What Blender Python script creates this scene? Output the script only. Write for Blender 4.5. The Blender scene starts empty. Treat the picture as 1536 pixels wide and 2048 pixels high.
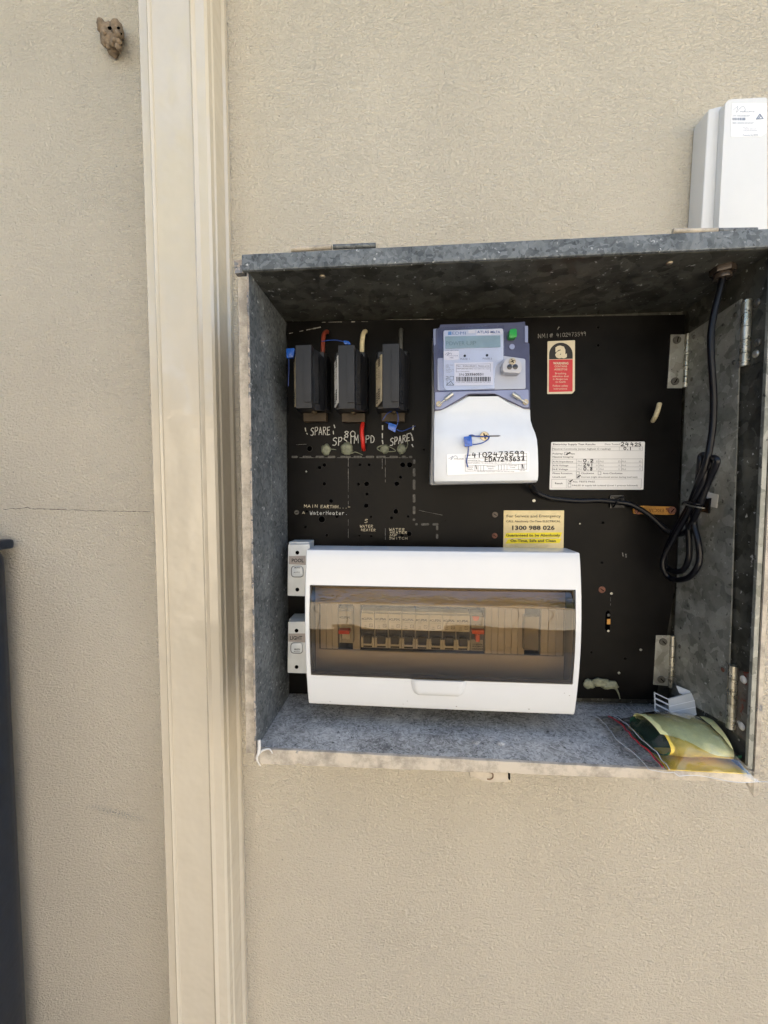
import bpy, bmesh, math, random
from mathutils import Vector, Matrix, noise
random.seed(7)
S = bpy.context.scene; C = S.collection
CAMD = .592; ZC = 1.45          # camera: distance from the house wall, height (m)
# ---------------------------------------------------------------- camera
ya = math.atan(59/769); pb = math.atan(37/769)
cd = bpy.data.cameras.new('camera'); cam = bpy.data.objects.new('camera', cd); C.objects.link(cam)
cam.location = (0, -CAMD, ZC); cam.rotation_euler = (math.pi/2-pb, 0, ya)
cd.sensor_fit = 'HORIZONTAL'; cd.sensor_width = 36; cd.lens = 36*769/1536
cd.clip_start = .01; cd.clip_end = 3000
S.camera = cam
# ---------------------------------------------------------------- sky, sun, exposure
SUN_EL = math.radians(52); SUN_AZ = math.radians(12)    # the sun stands behind the house: this wall is in open shade
w = bpy.data.worlds.new('World'); S.world = w; w.use_nodes = True
nt = w.node_tree; bg = nt.nodes['Background']
sk = nt.nodes.new('ShaderNodeTexSky'); sk.sky_type = 'NISHITA'; sk.sun_disc = False
sk.sun_elevation = SUN_EL; sk.sun_rotation = SUN_AZ
sk.dust_density = 3.0; sk.ozone_density = .5
nt.links.new(sk.outputs[0], bg.inputs[0]); bg.inputs[1].default_value = .12
sl = bpy.data.lights.new('sun', 'SUN'); sl.energy = 4.5; sl.angle = math.radians(.5); sl.color = (1, .95, .87)
so = bpy.data.objects.new('sun', sl); C.objects.link(so)
sdir = Vector((math.sin(SUN_AZ)*math.cos(SUN_EL), math.cos(SUN_AZ)*math.cos(SUN_EL), math.sin(SUN_EL)))
so.rotation_euler = sdir.to_track_quat('Z', 'Y').to_euler(); so.location = (0, 6, 8)
S.view_settings.view_transform = 'Standard'; S.view_settings.look = 'None'
S.view_settings.exposure = 2.53; S.view_settings.gamma = 1
S.render.engine = 'CYCLES'; S.cycles.max_bounces = 10; S.cycles.transparent_max_bounces = 16
# ---------------------------------------------------------------- geometry helpers
_r = Vector((math.cos(ya), math.sin(ya), 0))
_f = Vector((-math.sin(ya)*math.cos(pb), math.cos(ya)*math.cos(pb), -math.sin(pb)))
_u = _r.cross(_f)
def ray(px, py): return _r*(px-768)+_u*(1024-py)+_f*769
def P(px, py, Y):               # measured photo point -> point on the plane Y metres in front of the house wall
    d = ray(px, py); t = (CAMD-Y)/d.y
    return Vector((d.x*t, -Y, ZC+d.z*t))
def PX(px, py, X):              # the same on a plane of constant x
    d = ray(px, py); t = X/d.x
    return Vector((X, -CAMD+d.y*t, ZC+d.z*t))
def W(x, Y, z): return Vector((x, -Y, ZC+z))
def crop(x0, y0, s): return lambda a, b: (x0+a/s, y0+b/s)
c1 = crop(560, 620, 5.12); c2 = crop(840, 620, 5.689); c3 = crop(1060, 640, 5.689); c4 = crop(560, 880, 4.518)
c5 = crop(560, 1060, 5.12); c6 = crop(840, 1000, 4.518); c7 = crop(1180, 880, 3.657); c8 = crop(1140, 1300, 3.879)
d1 = crop(1300, 160, 5.119); d2 = crop(440, 440, 3.339); d3 = crop(1260, 440, 4.453); d4 = crop(440, 1300, 3.339)
d5 = crop(860, 1360, 3.339); d6 = crop(0, 0, 2.954); d7 = crop(0, 900, 2.56); d8 = crop(0, 1500, 2.743)
px_ = lambda a, b: (a, b)
OFF = {}
def obj(name, bm, mat, parent=None, smooth=False, autos=None):
    off = OFF[parent.name] if parent else Vector((0, 0, 0))
    bmesh.ops.recalc_face_normals(bm, faces=bm.faces[:])
    bmesh.ops.translate(bm, verts=bm.verts[:], vec=-off)
    me = bpy.data.meshes.new(name); bm.to_mesh(me); bm.free()
    o = bpy.data.objects.new(name, me); C.objects.link(o)
    if parent: o.parent = parent
    OFF[o.name] = off
    if mat: me.materials.append(mat)
    if smooth:
        for p in me.polygons: p.use_smooth = True
        if autos is not None:
            b2 = bmesh.new(); b2.from_mesh(me)
            for e in b2.edges:
                if len(e.link_faces) == 2 and e.calc_face_angle(0) > autos: e.smooth = False
            b2.to_mesh(me); b2.free()
    return o
def thing(name, label, cat, loc, group=None):
    o = bpy.data.objects.new(name, None); C.objects.link(o); o.location = loc
    o['label'] = label; o['category'] = cat
    if group: o['group'] = group
    o.empty_display_size = .02
    OFF[o.name] = Vector(loc); return o
def tag(o, label, cat, group=None):
    o['label'] = label; o['category'] = cat
    if group: o['group'] = group
    return o
def origin_to(o, loc):          # move the origin of a single-mesh thing to its base
    loc = Vector(loc); o.data.transform(Matrix.Translation(-loc)); o.location = loc; OFF[o.name] = loc
def copy_tree(o, parent=None):
    c = o.copy(); C.objects.link(c); c.parent = parent
    for ch in [x for x in o.children]: copy_tree(ch, c)
    return c
def bevel(bm, w, seg=2, ang=.5):
    if w <= 0: return bm
    es = [e for e in bm.edges if len(e.link_faces) == 2 and e.calc_face_angle(0) > ang]
    bmesh.ops.bevel(bm, geom=es, offset=w, segments=seg, affect='EDGES', profile=.6, clamp_overlap=True)
    return bm
def add_prism(bm, front, back):
    n = len(front)
    vf = [bm.verts.new(p) for p in front]; vb = [bm.verts.new(p) for p in back]
    bm.faces.new(vf); bm.faces.new(vb[::-1])
    for i in range(n): bm.faces.new((vf[i], vb[i], vb[(i+1) % n], vf[(i+1) % n]))
def prism(c, pts, Yf, Yb, bev=0, taper=None, bm=None, seg=2):    # outline measured on its front plane, extruded back towards the wall
    b = bmesh.new()
    f = [P(*c(*p), Yf) for p in pts]
    if taper is None: k = [Vector((v.x, -Yb, v.z)) for v in f]
    else: k = [P(*c(*p), Yb) for p in taper]
    add_prism(b, f, k); bmesh.ops.recalc_face_normals(b, faces=b.faces[:]); bevel(b, bev, seg)
    if bm is not None: join(bm, b); return bm
    return b
def join(bm, b):
    me = bpy.data.meshes.new('tmp'); b.to_mesh(me); b.free(); bm.from_mesh(me); bpy.data.meshes.remove(me)
def box(x0, x1, Y0, Y1, z0, z1, bev=0, bm=None, seg=2):
    b = bmesh.new()
    q = [(x0, z0), (x1, z0), (x1, z1), (x0, z1)]
    add_prism(b, [W(x, Y1, z) for x, z in q], [W(x, Y0, z) for x, z in q])
    bmesh.ops.recalc_face_normals(b, faces=b.faces[:]); bevel(b, bev, seg)
    if bm is not None: join(bm, b); return bm
    return b
def cyl(p0, p1, r0, r1=None, n=20, bm=None, bev=0, cap=True):
    b = bmesh.new(); r1 = r0 if r1 is None else r1
    p0 = Vector(p0); p1 = Vector(p1); d = p1-p0
    q = d.to_track_quat('Z', 'Y').to_matrix().to_4x4(); q.translation = (p0+p1)/2
    bmesh.ops.create_cone(b, cap_ends=cap, segments=n, radius1=r0, radius2=r1, depth=d.length, matrix=q)
    bevel(b, bev, 2, .8)
    if bm is not None: join(bm, b); return bm
    return b
def catmull(pts, k=6):
    out = []; n = len(pts)
    for i in range(n-1):
        p0 = pts[max(i-1, 0)]; p1 = pts[i]; p2 = pts[i+1]; p3 = pts[min(i+2, n-1)]
        for j in range(k):
            t = j/k
            out.append(.5*((2*p1)+(p2-p0)*t+(2*p0-5*p1+4*p2-p3)*t*t+(3*p1-3*p2+p3-p0)*t*t*t))
    out.append(pts[-1].copy()); return out
def tube(pts, r, k=6, n=10, bm=None, rf=None):
    b = bmesh.new() if bm is None else bm
    ps = catmull([Vector(p) for p in pts], k) if k > 1 else [Vector(p) for p in pts]
    rings = []; up = Vector((0, 1, .13)).normalized()
    for i, p in enumerate(ps):
        t = (ps[min(i+1, len(ps)-1)]-ps[max(i-1, 0)]).normalized()
        s = t.cross(up)
        if s.length < 1e-4: s = t.cross(Vector((1, 0, 0)))
        s.normalize(); v = s.cross(t).normalized(); up = v
        rr = r*(rf(i/(len(ps)-1)) if rf else 1)
        rings.append([b.verts.new(p+s*rr*math.cos(2*math.pi*a/n)+v*rr*math.sin(2*math.pi*a/n)) for a in range(n)])
    for i in range(len(rings)-1):
        for a in range(n): b.faces.new((rings[i][a], rings[i][(a+1) % n], rings[i+1][(a+1) % n], rings[i+1][a]))
    b.faces.new(rings[0][::-1]); b.faces.new(rings[-1]); return b
def disc(c, rx, depth, n=20, bm=None, rz=None, dome=0):          # round plate facing out from the wall
    b = bmesh.new() if bm is None else bm; rz = rz or rx
    a = [2*math.pi*i/n for i in range(n)]
    f = [b.verts.new(Vector((c.x+rx*math.cos(t)*.93, c.y-depth, c.z+rz*math.sin(t)*.93))) for t in a]
    m = [b.verts.new(Vector((c.x+rx*math.cos(t), c.y-depth*.7, c.z+rz*math.sin(t)))) for t in a]
    k = [b.verts.new(Vector((c.x+rx*math.cos(t), c.y, c.z+rz*math.sin(t)))) for t in a]
    if dome:
        g = b.verts.new(Vector((c.x, c.y-depth-dome, c.z)))
        for i in range(n): b.faces.new((g, f[i], f[(i+1) % n]))
    else: b.faces.new(f)
    for i in range(n):
        j = (i+1) % n; b.faces.new((f[i], m[i], m[j], f[j])); b.faces.new((m[i], k[i], k[j], m[j]))
    b.faces.new(k[::-1]); return b
def blob(c, r, sc=(1, 1, 1), amp=.25, fr=60, sub=3, bm=None, seed=0):
    b = bmesh.new(); bmesh.ops.create_icosphere(b, subdivisions=sub, radius=1)
    for v in b.verts:
        d = 1+amp*noise.noise(v.co*1.6+Vector((seed*7.1, 3, 1)))+amp*.4*noise.noise(v.co*4+Vector((seed, 0, 9)))
        v.co = Vector((v.co.x*sc[0], v.co.y*sc[1], v.co.z*sc[2]))*r*d+Vector(c)
    if bm is not None: join(bm, b); return bm
    return b
def screw(c, r, depth, name, mat, parent, slot=0, phil=False):
    bm = disc(c, r, depth, 18, dome=depth*.15); n0 = len(bm.faces)
    y = c.y-depth*1.2
    for k, a in enumerate((slot, slot+math.pi/2) if phil else (slot,)):
        u = Vector((math.cos(a), 0, math.sin(a))); v = Vector((-math.sin(a), 0, math.cos(a)))
        q = [c+u*r*.62+v*r*.12, c-u*r*.62+v*r*.12, c-u*r*.62-v*r*.12, c+u*r*.62-v*r*.12]
        yy = y-.00003*k
        add_prism(bm, [Vector((p.x, yy, p.z)) for p in q], [Vector((p.x, yy+.0002, p.z)) for p in q])
    bm.faces.ensure_lookup_table()
    for f in bm.faces[n0:]: f.material_index = 1
    o = obj(name, bm, mat, parent, True, .6); o.data.materials.append(M_black); return o
# ---------------------------------------------------------------- materials
def mat(name, col, rough=.5, metal=0, var=None, bump=None, coat=0, dirt=None, spec=.5, rvar=0):
    m = bpy.data.materials.new(name); m.use_nodes = True; n = m.node_tree.nodes; l = m.node_tree.links
    p = n['Principled BSDF']; p.inputs['Roughness'].default_value = rough; p.inputs['Metallic'].default_value = metal
    p.inputs['Base Color'].default_value = (*col, 1); p.inputs['Coat Weight'].default_value = coat
    p.inputs['Specular IOR Level'].default_value = spec
    tc = n.new('ShaderNodeTexCoord'); last = None
    if var:                                  # (scale, amount) soft tonal variation
        t = n.new('ShaderNodeTexNoise'); t.inputs['Scale'].default_value = var[0]; t.inputs['Detail'].default_value = 6
        t.inputs['Roughness'].default_value = .62
        l.new(tc.outputs['Object'], t.inputs['Vector'])
        mr = n.new('ShaderNodeMapRange'); l.new(t.outputs[0], mr.inputs[0])
        mr.inputs[1].default_value = .3; mr.inputs[2].default_value = .7
        mr.inputs[3].default_value = 1-var[1]; mr.inputs[4].default_value = 1+var[1]
        mx = n.new('ShaderNodeVectorMath'); mx.operation = 'SCALE'; mx.inputs[0].default_value = col
        l.new(mr.outputs[0], mx.inputs['Scale']); last = mx.outputs[0]
        if rvar:
            m2 = n.new('ShaderNodeMapRange'); l.new(t.outputs[0], m2.inputs[0]); m2.inputs[1].default_value = .3; m2.inputs[2].default_value = .7
            m2.inputs[3].default_value = rough-rvar; m2.inputs[4].default_value = rough+rvar; l.new(m2.outputs[0], p.inputs['Roughness'])
    if dirt:                                 # (scale, threshold, colour): irregular patches
        t = n.new('ShaderNodeTexNoise'); t.inputs['Scale'].default_value = dirt[0]; t.inputs['Detail'].default_value = 9
        t.inputs['Roughness'].default_value = .7; l.new(tc.outputs['Object'], t.inputs['Vector'])
        r = n.new('ShaderNodeMapRange'); l.new(t.outputs[0], r.inputs[0])
        r.inputs[1].default_value = dirt[1]; r.inputs[2].default_value = dirt[1]+(dirt[3] if len(dirt) > 3 else .03)
        x = n.new('ShaderNodeMix'); x.data_type = 'RGBA'; l.new(r.outputs[0], x.inputs['Factor'])
        if last: l.new(last, x.inputs['A'])
        else: x.inputs['A'].default_value = (*col, 1)
        x.inputs['B'].default_value = (*dirt[2], 1); last = x.outputs['Result']
    if last: l.new(last, p.inputs['Base Color'])
    if bump:                                 # (scale, distance)
        t = n.new('ShaderNodeTexNoise'); t.inputs['Scale'].default_value = bump[0]; t.inputs['Detail'].default_value = 4
        l.new(tc.outputs['Object'], t.inputs['Vector'])
        b = n.new('ShaderNodeBump'); b.inputs['Distance'].default_value = bump[1]
        b.inputs['Strength'].default_value = 1; l.new(t.outputs[0], b.inputs['Height']); l.new(b.outputs[0], p.inputs['Normal'])
    return m
def stucco():
    m = bpy.data.materials.new('painted_stucco'); m.use_nodes = True; n = m.node_tree.nodes; l = m.node_tree.links
    p = n['Principled BSDF']; p.inputs['Roughness'].default_value = .75; p.inputs['Specular IOR Level'].default_value = .3
    tc = n.new('ShaderNodeTexCoord')
    mp = n.new('ShaderNodeMapping'); mp.inputs['Scale'].default_value = (.8, 1, 1.25); l.new(tc.outputs['Object'], mp.inputs[0])
    a = n.new('ShaderNodeTexNoise'); a.inputs['Scale'].default_value = 270; a.inputs['Detail'].default_value = 3; a.inputs['Distortion'].default_value = .9
    l.new(mp.outputs[0], a.inputs['Vector'])
    c = n.new('ShaderNodeTexNoise'); c.inputs['Scale'].default_value = 5; c.inputs['Detail'].default_value = 3; l.new(tc.outputs['Object'], c.inputs['Vector'])
    e = n.new('ShaderNodeTexNoise'); e.inputs['Scale'].default_value = 900; e.inputs['Detail'].default_value = 2; l.new(tc.outputs['Object'], e.inputs['Vector'])
    ad = n.new('ShaderNodeMath'); ad.operation = 'MULTIPLY_ADD'; ad.inputs[1].default_value = .25
    l.new(e.outputs[0], ad.inputs[0]); l.new(a.outputs[0], ad.inputs[2])
    b = n.new('ShaderNodeBump'); b.inputs['Distance'].default_value = .013; l.new(ad.outputs[0], b.inputs['Height'])
    mr = n.new('ShaderNodeMapRange'); l.new(c.outputs[0], mr.inputs[0]); mr.inputs[1].default_value = .3; mr.inputs[2].default_value = .7
    mr.inputs[3].default_value = .78; mr.inputs[4].default_value = .86; l.new(mr.outputs[0], b.inputs['Strength'])
    l.new(b.outputs[0], p.inputs['Normal'])
    d = n.new('ShaderNodeTexNoise'); d.inputs['Scale'].default_value = 3.5; d.inputs['Detail'].default_value = 7; d.inputs['Roughness'].default_value = .65
    l.new(tc.outputs['Object'], d.inputs['Vector'])
    r = n.new('ShaderNodeValToRGB'); l.new(d.outputs[0], r.inputs[0])
    r.color_ramp.elements[0].position = .3; r.color_ramp.elements[0].color = (.69, .622, .50, 1)
    r.color_ramp.elements[1].position = .7; r.color_ramp.elements[1].color = (.73, .66, .53, 1)
    # scuff on the left wall below the crack
    sp = n.new('ShaderNodeSeparateXYZ'); l.new(tc.outputs['Object'], sp.inputs[0])
    s0 = P(*d8(640, 345), 0)
    def dist(sx, sz, cx, cz, slope):
        m1 = n.new('ShaderNodeVectorMath'); m1.operation = 'SUBTRACT'; m1.inputs[1].default_value = (cx, 0, cz); l.new(tc.outputs['Object'], m1.inputs[0])
        rt = n.new('ShaderNodeVectorRotate'); rt.rotation_type = 'Y_AXIS'; rt.inputs['Angle'].default_value = slope; l.new(m1.outputs[0], rt.inputs[0])
        m2 = n.new('ShaderNodeVectorMath'); m2.operation = 'MULTIPLY'; m2.inputs[1].default_value = (1/sx, 0, 1/sz); l.new(rt.outputs[0], m2.inputs[0])
        m3 = n.new('ShaderNodeVectorMath'); m3.operation = 'LENGTH'; l.new(m2.outputs[0], m3.inputs[0]); return m3.outputs['Value']
    dv = dist(.055, .008, s0.x, s0.z, -.16)
    g = n.new('ShaderNodeMapRange'); l.new(dv, g.inputs[0]); g.inputs[1].default_value = .3; g.inputs[2].default_value = 1.2; g.inputs[3].default_value = 1; g.inputs[4].default_value = 0
    k = n.new('ShaderNodeTexNoise'); k.inputs['Scale'].default_value = 420; l.new(tc.outputs['Object'], k.inputs['Vector'])
    g2 = n.new('ShaderNodeMapRange'); l.new(k.outputs[0], g2.inputs[0]); g2.inputs[1].default_value = .48; g2.inputs[2].default_value = .62; g2.inputs[4].default_value = .6
    mm = n.new('ShaderNodeMath'); mm.operation = 'MULTIPLY'; l.new(g.outputs[0], mm.inputs[0]); l.new(g2.outputs[0], mm.inputs[1])
    x = n.new('ShaderNodeMix'); x.data_type = 'RGBA'; l.new(mm.outputs[0], x.inputs['Factor']); l.new(r.outputs[0], x.inputs['A'])
    x.inputs['B'].default_value = (.12, .13, .15, 1)
    # fine pits and specks
    v = n.new('ShaderNodeTexVoronoi'); v.inputs['Scale'].default_value = 26; l.new(tc.outputs['Object'], v.inputs['Vector'])
    g3 = n.new('ShaderNodeMapRange'); l.new(v.outputs['Distance'], g3.inputs[0]); g3.inputs[1].default_value = .018; g3.inputs[2].default_value = .045; g3.inputs[3].default_value = .5; g3.inputs[4].default_value = 0
    x2 = n.new('ShaderNodeMix'); x2.data_type = 'RGBA'; l.new(g3.outputs[0], x2.inputs['Factor']); l.new(x.outputs['Result'], x2.inputs['A'])
    x2.inputs['B'].default_value = (.16, .13, .10, 1)
    l.new(x2.outputs['Result'], p.inputs['Base Color'])
    return m
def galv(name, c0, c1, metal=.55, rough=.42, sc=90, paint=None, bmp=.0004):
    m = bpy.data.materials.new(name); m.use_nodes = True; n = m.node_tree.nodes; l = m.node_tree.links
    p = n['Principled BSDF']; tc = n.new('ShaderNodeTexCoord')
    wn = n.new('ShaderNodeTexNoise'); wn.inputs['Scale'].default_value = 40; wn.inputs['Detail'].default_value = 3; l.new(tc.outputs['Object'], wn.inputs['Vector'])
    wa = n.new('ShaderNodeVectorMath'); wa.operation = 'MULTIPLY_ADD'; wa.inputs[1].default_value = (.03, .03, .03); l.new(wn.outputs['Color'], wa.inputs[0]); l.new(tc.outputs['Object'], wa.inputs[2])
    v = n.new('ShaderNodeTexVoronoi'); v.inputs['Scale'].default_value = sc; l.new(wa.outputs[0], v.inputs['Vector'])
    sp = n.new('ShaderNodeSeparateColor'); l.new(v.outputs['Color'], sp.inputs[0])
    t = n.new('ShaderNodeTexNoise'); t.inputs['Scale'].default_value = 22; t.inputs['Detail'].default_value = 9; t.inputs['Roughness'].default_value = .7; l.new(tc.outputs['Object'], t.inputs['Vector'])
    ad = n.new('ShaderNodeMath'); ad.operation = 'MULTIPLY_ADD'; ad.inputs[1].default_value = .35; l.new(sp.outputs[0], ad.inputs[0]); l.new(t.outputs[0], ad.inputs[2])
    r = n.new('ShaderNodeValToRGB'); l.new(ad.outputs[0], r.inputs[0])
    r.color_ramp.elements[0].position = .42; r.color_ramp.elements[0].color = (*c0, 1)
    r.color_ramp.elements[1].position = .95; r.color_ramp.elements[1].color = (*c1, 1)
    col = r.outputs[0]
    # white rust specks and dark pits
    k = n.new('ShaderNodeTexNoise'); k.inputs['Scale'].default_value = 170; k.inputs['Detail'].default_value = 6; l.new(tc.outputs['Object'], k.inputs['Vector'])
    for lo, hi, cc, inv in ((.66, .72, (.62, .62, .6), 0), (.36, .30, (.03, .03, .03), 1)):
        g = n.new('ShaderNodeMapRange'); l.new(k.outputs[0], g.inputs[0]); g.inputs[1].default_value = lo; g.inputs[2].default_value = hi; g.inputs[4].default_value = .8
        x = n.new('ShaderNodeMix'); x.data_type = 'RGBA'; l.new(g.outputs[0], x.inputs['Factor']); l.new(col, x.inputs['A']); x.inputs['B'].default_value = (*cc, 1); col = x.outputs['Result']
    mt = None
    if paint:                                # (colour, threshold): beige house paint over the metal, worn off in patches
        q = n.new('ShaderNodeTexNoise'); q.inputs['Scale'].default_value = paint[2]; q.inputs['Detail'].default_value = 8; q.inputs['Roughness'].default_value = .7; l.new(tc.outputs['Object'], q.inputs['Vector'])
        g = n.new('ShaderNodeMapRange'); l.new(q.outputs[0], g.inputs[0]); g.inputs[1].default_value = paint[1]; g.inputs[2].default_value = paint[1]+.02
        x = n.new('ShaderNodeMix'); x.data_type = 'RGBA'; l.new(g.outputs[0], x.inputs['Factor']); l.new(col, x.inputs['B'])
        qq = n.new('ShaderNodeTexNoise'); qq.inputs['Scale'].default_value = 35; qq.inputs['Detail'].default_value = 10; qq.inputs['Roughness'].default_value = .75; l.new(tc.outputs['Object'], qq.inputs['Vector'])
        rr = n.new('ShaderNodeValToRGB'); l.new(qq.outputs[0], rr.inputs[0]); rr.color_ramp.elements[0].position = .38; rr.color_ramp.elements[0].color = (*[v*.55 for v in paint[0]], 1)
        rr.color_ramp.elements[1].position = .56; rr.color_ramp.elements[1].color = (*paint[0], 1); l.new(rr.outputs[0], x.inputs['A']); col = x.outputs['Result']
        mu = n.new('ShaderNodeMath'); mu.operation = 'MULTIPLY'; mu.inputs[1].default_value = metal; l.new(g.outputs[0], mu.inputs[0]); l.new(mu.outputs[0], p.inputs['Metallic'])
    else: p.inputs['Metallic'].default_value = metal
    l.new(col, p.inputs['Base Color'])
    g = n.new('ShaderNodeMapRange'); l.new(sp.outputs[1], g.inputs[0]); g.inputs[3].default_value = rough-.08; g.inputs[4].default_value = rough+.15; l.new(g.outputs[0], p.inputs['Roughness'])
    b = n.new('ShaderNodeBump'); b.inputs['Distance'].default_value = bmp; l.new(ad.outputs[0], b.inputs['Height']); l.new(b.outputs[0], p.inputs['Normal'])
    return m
def clear(name, tint, ior=1.45, rough=.02, wave=None, fac=1, haze=0):
    m = bpy.data.materials.new(name); m.use_nodes = True; n = m.node_tree.nodes; l = m.node_tree.links
    n.remove(n['Principled BSDF']); out = n['Material Output']
    t = n.new('ShaderNodeBsdfTransparent'); t.inputs[0].default_value = (*tint, 1)
    g = n.new('ShaderNodeBsdfGlossy'); g.inputs['Roughness'].default_value = rough
    f = n.new('ShaderNodeFresnel'); f.inputs[0].default_value = ior
    k = n.new('ShaderNodeMath'); k.operation = 'MULTIPLY'; k.inputs[1].default_value = fac; k.use_clamp = True; l.new(f.outputs[0], k.inputs[0])
    x = n.new('ShaderNodeMixShader'); l.new(k.outputs[0], x.inputs[0]); l.new(t.outputs[0], x.inputs[1]); l.new(g.outputs[0], x.inputs[2]); l.new(x.outputs[0], out.inputs[0])
    if haze:
        d = n.new('ShaderNodeBsdfDiffuse'); d.inputs[0].default_value = (.8, .82, .84, 1); y = n.new('ShaderNodeMixShader'); y.inputs[0].default_value = haze
        l.new(t.outputs[0], y.inputs[1]); l.new(d.outputs[0], y.inputs[2]); l.new(y.outputs[0], x.inputs[1])
    if wave:
        tc = n.new('ShaderNodeTexCoord'); mp = n.new('ShaderNodeMapping'); mp.inputs['Scale'].default_value = wave[2]; l.new(tc.outputs['Object'], mp.inputs[0])
        q = n.new('ShaderNodeTexNoise'); q.inputs['Scale'].default_value = wave[0]; q.inputs['Detail'].default_value = 2; l.new(mp.outputs[0], q.inputs['Vector'])
        b = n.new('ShaderNodeBump'); b.inputs['Distance'].default_value = wave[1]; l.new(q.outputs[0], b.inputs['Height']); l.new(b.outputs[0], g.inputs['Normal']); l.new(b.outputs[0], f.inputs['Normal'])
    return m
M_stucco = stucco()
M_crack = mat('crack_dark', (.15, .125, .10), .9)
M_cream = mat('cream_gloss_steel', (.57, .51, .40), .2, 0, (6, .04), (7, .010), coat=.5)
M_navy = mat('navy_steel', (.007, .014, .028), .35, 0, (30, .25), (60, .0005), dirt=(300, .72, (.3, .3, .32)))
M_nest = mat('dried_mud', (.22, .165, .11), .95, 0, (120, .5), (220, .002))
BEIGE = (.52, .46, .37)
M_galv = galv('galvanised_steel', (.10, .105, .10), (.30, .31, .30))
M_galvd = galv('galvanised_shaded', (.035, .034, .027), (.13, .13, .11), .45, .5, 70)  # shaded copy of the zinc: dim, warm ceiling light put into the colour
M_galvb = galv('galvanised_weathered', (.055, .064, .068), (.20, .215, .22), .3, .55, 240)
M_plate = galv('hinge_plate_steel', (.14, .145, .125), (.38, .38, .34), .4, .5, 90)
M_floor = galv('galvanised_floor_lit', (.155, .15, .14), (.58, .565, .53), .05, .65, 420)  # lit copy of the zinc: skylight on the box floor put into the colour
M_lip = galv('beige_painted_steel', (.12, .12, .12), (.3, .3, .3), .3, .6, 150, (BEIGE, .66, 60))
M_lipc = galv('beige_paint_flaking', (.12, .12, .12), (.3, .3, .3), .3, .6, 150, ((.5, .42, .34), .52, 90))
M_board = mat('black_panel_board', (.0045, .0042, .0040), .40, 0, (14, .5), (30, .0006), dirt=(38, .66, (.013, .012, .010), .14), rvar=.12, spec=.10)
M_black = mat('hole_black', (.001, .001, .001), 1, spec=0)
M_chalk = mat('chalk_marker', (.42, .42, .39), .8, 0, (400, .35))
M_chalkf = mat('chalk_faded', (.22, .21, .19), .8, 0, (300, .6))
M_chalky = mat('chalk_warm', (.5, .43, .3), .8, 0, (300, .4))
M_bake = mat('dark_bakelite', (.014, .0145, .017), .4, 0, (40, .25), (300, .0001), spec=.35)
M_bake2 = mat('black_bakelite', (.012, .012, .013), .35, 0, (40, .2))
M_brown = mat('brown_phenolic', (.045, .03, .015), .6, 0, (60, .4))
M_tan = mat('aged_label', (.5, .42, .28), .7, 0, (80, .2))
M_white = mat('white_plastic', (.61, .625, .635), .22, 0, (10, .02), (14, .0006), coat=.2)
M_whiteb = mat('white_plastic_matt', (.66, .66, .645), .4, 0, (12, .03), (600, .00005))
M_switch = mat('switch_white', (.62, .63, .61), .35, 0, (50, .08), dirt=(160, .70, (.3, .27, .2)))
M_greyt = mat('grey_tape', (.34, .30, .27), .6)
M_fascia = mat('fascia_grey', (.50, .48, .46), .45, 0, (20, .03))
M_mcb = mat('breaker_white', (.66, .66, .64), .4)
M_mcbg = mat('breaker_grey', (.4, .4, .39), .45)
M_tog = mat('toggle_black', (.008, .010, .018), .3)
M_red = mat('switch_red', (.65, .035, .02), .35)
M_or = mat('rcd_orange', (.85, .13, .015), .35)
M_ink = mat('ink_black', (.012, .012, .014), .6)
M_inkg = mat('ink_grey', (.13, .13, .14), .6)
M_paper = mat('sticker_white', (.74, .73, .71), .45, 0, (40, .03))
M_paperb = mat('label_white', (.80, .80, .80), .4)
M_stred = mat('sticker_red', (.52, .025, .035), .4, 0, (30, .1))
M_cream2 = mat('sticker_cream', (.72, .62, .38), .5, 0, (25, .12))
M_yel = mat('band_yellow', (.80, .66, .01), .5)
M_viol = mat('violet_tinted_plastic', (.062, .066, .125), .15, 0, (60, .1), coat=.3)
M_violl = mat('violet_frosted_plastic', (.22, .25, .40), .2, 0, (30, .08), coat=.3)
M_mface = mat('meter_face', (.36, .39, .48), .35, 0, (25, .03))
M_mfaceb = mat('meter_face_pale', (.60, .66, .74), .3, 0, (25, .03))
M_mcase = mat('meter_case_grey', (.28, .28, .275), .4, 0, (25, .05))
M_mcov = mat('meter_cover_grey', (.64, .66, .675), .38, 0, (25, .03), (35, .0006))
M_lcd = mat('lcd_glass', (.30, .42, .44), .08, 0, (40, .12))
M_green = mat('button_green', (.01, .25, .035), .3)
M_blue = mat('seal_blue', (.008, .085, .42), .25, 0, (400, .35), (500, .0003), coat=.3)
M_bluew = mat('seal_wire_blue', (.012, .05, .25), .35)
M_brass = mat('brass_screw', (.40, .34, .25), .35, .8, (300, .3))
M_steel = mat('zinc_screw', (.42, .42, .38), .35, .8, (300, .3))
M_dsteel = mat('dull_screw', (.12, .115, .10), .45, .6, (300, .3))
M_rust = mat('rusty_screw', (.16, .065, .04), .7, .2, (300, .4))
M_hinge = galv('zinc_hinge', (.24, .235, .20), (.46, .46, .42), .6, .38, 60)
M_barrel = galv('hinge_barrel', (.30, .28, .21), (.55, .53, .45), .8, .3, 120)
M_wred = mat('wire_red', (.50, .02, .012), .4)
M_wbr = mat('cable_red_brown', (.15, .025, .012), .5, 0, (200, .2))
M_wcream = mat('cable_cream', (.52, .45, .28), .55, 0, (200, .25), dirt=(300, .66, (.2, .15, .08)))
M_wgrey = mat('cable_grey', (.06, .06, .055), .55, 0, (200, .25))
M_cable = mat('black_cable', (.0035, .0035, .005), .32, 0, (100, .2), spec=.3)
M_putty = mat('sealing_putty', (.16, .17, .115), .6, 0, (260, .35), (300, .0008))
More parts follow.
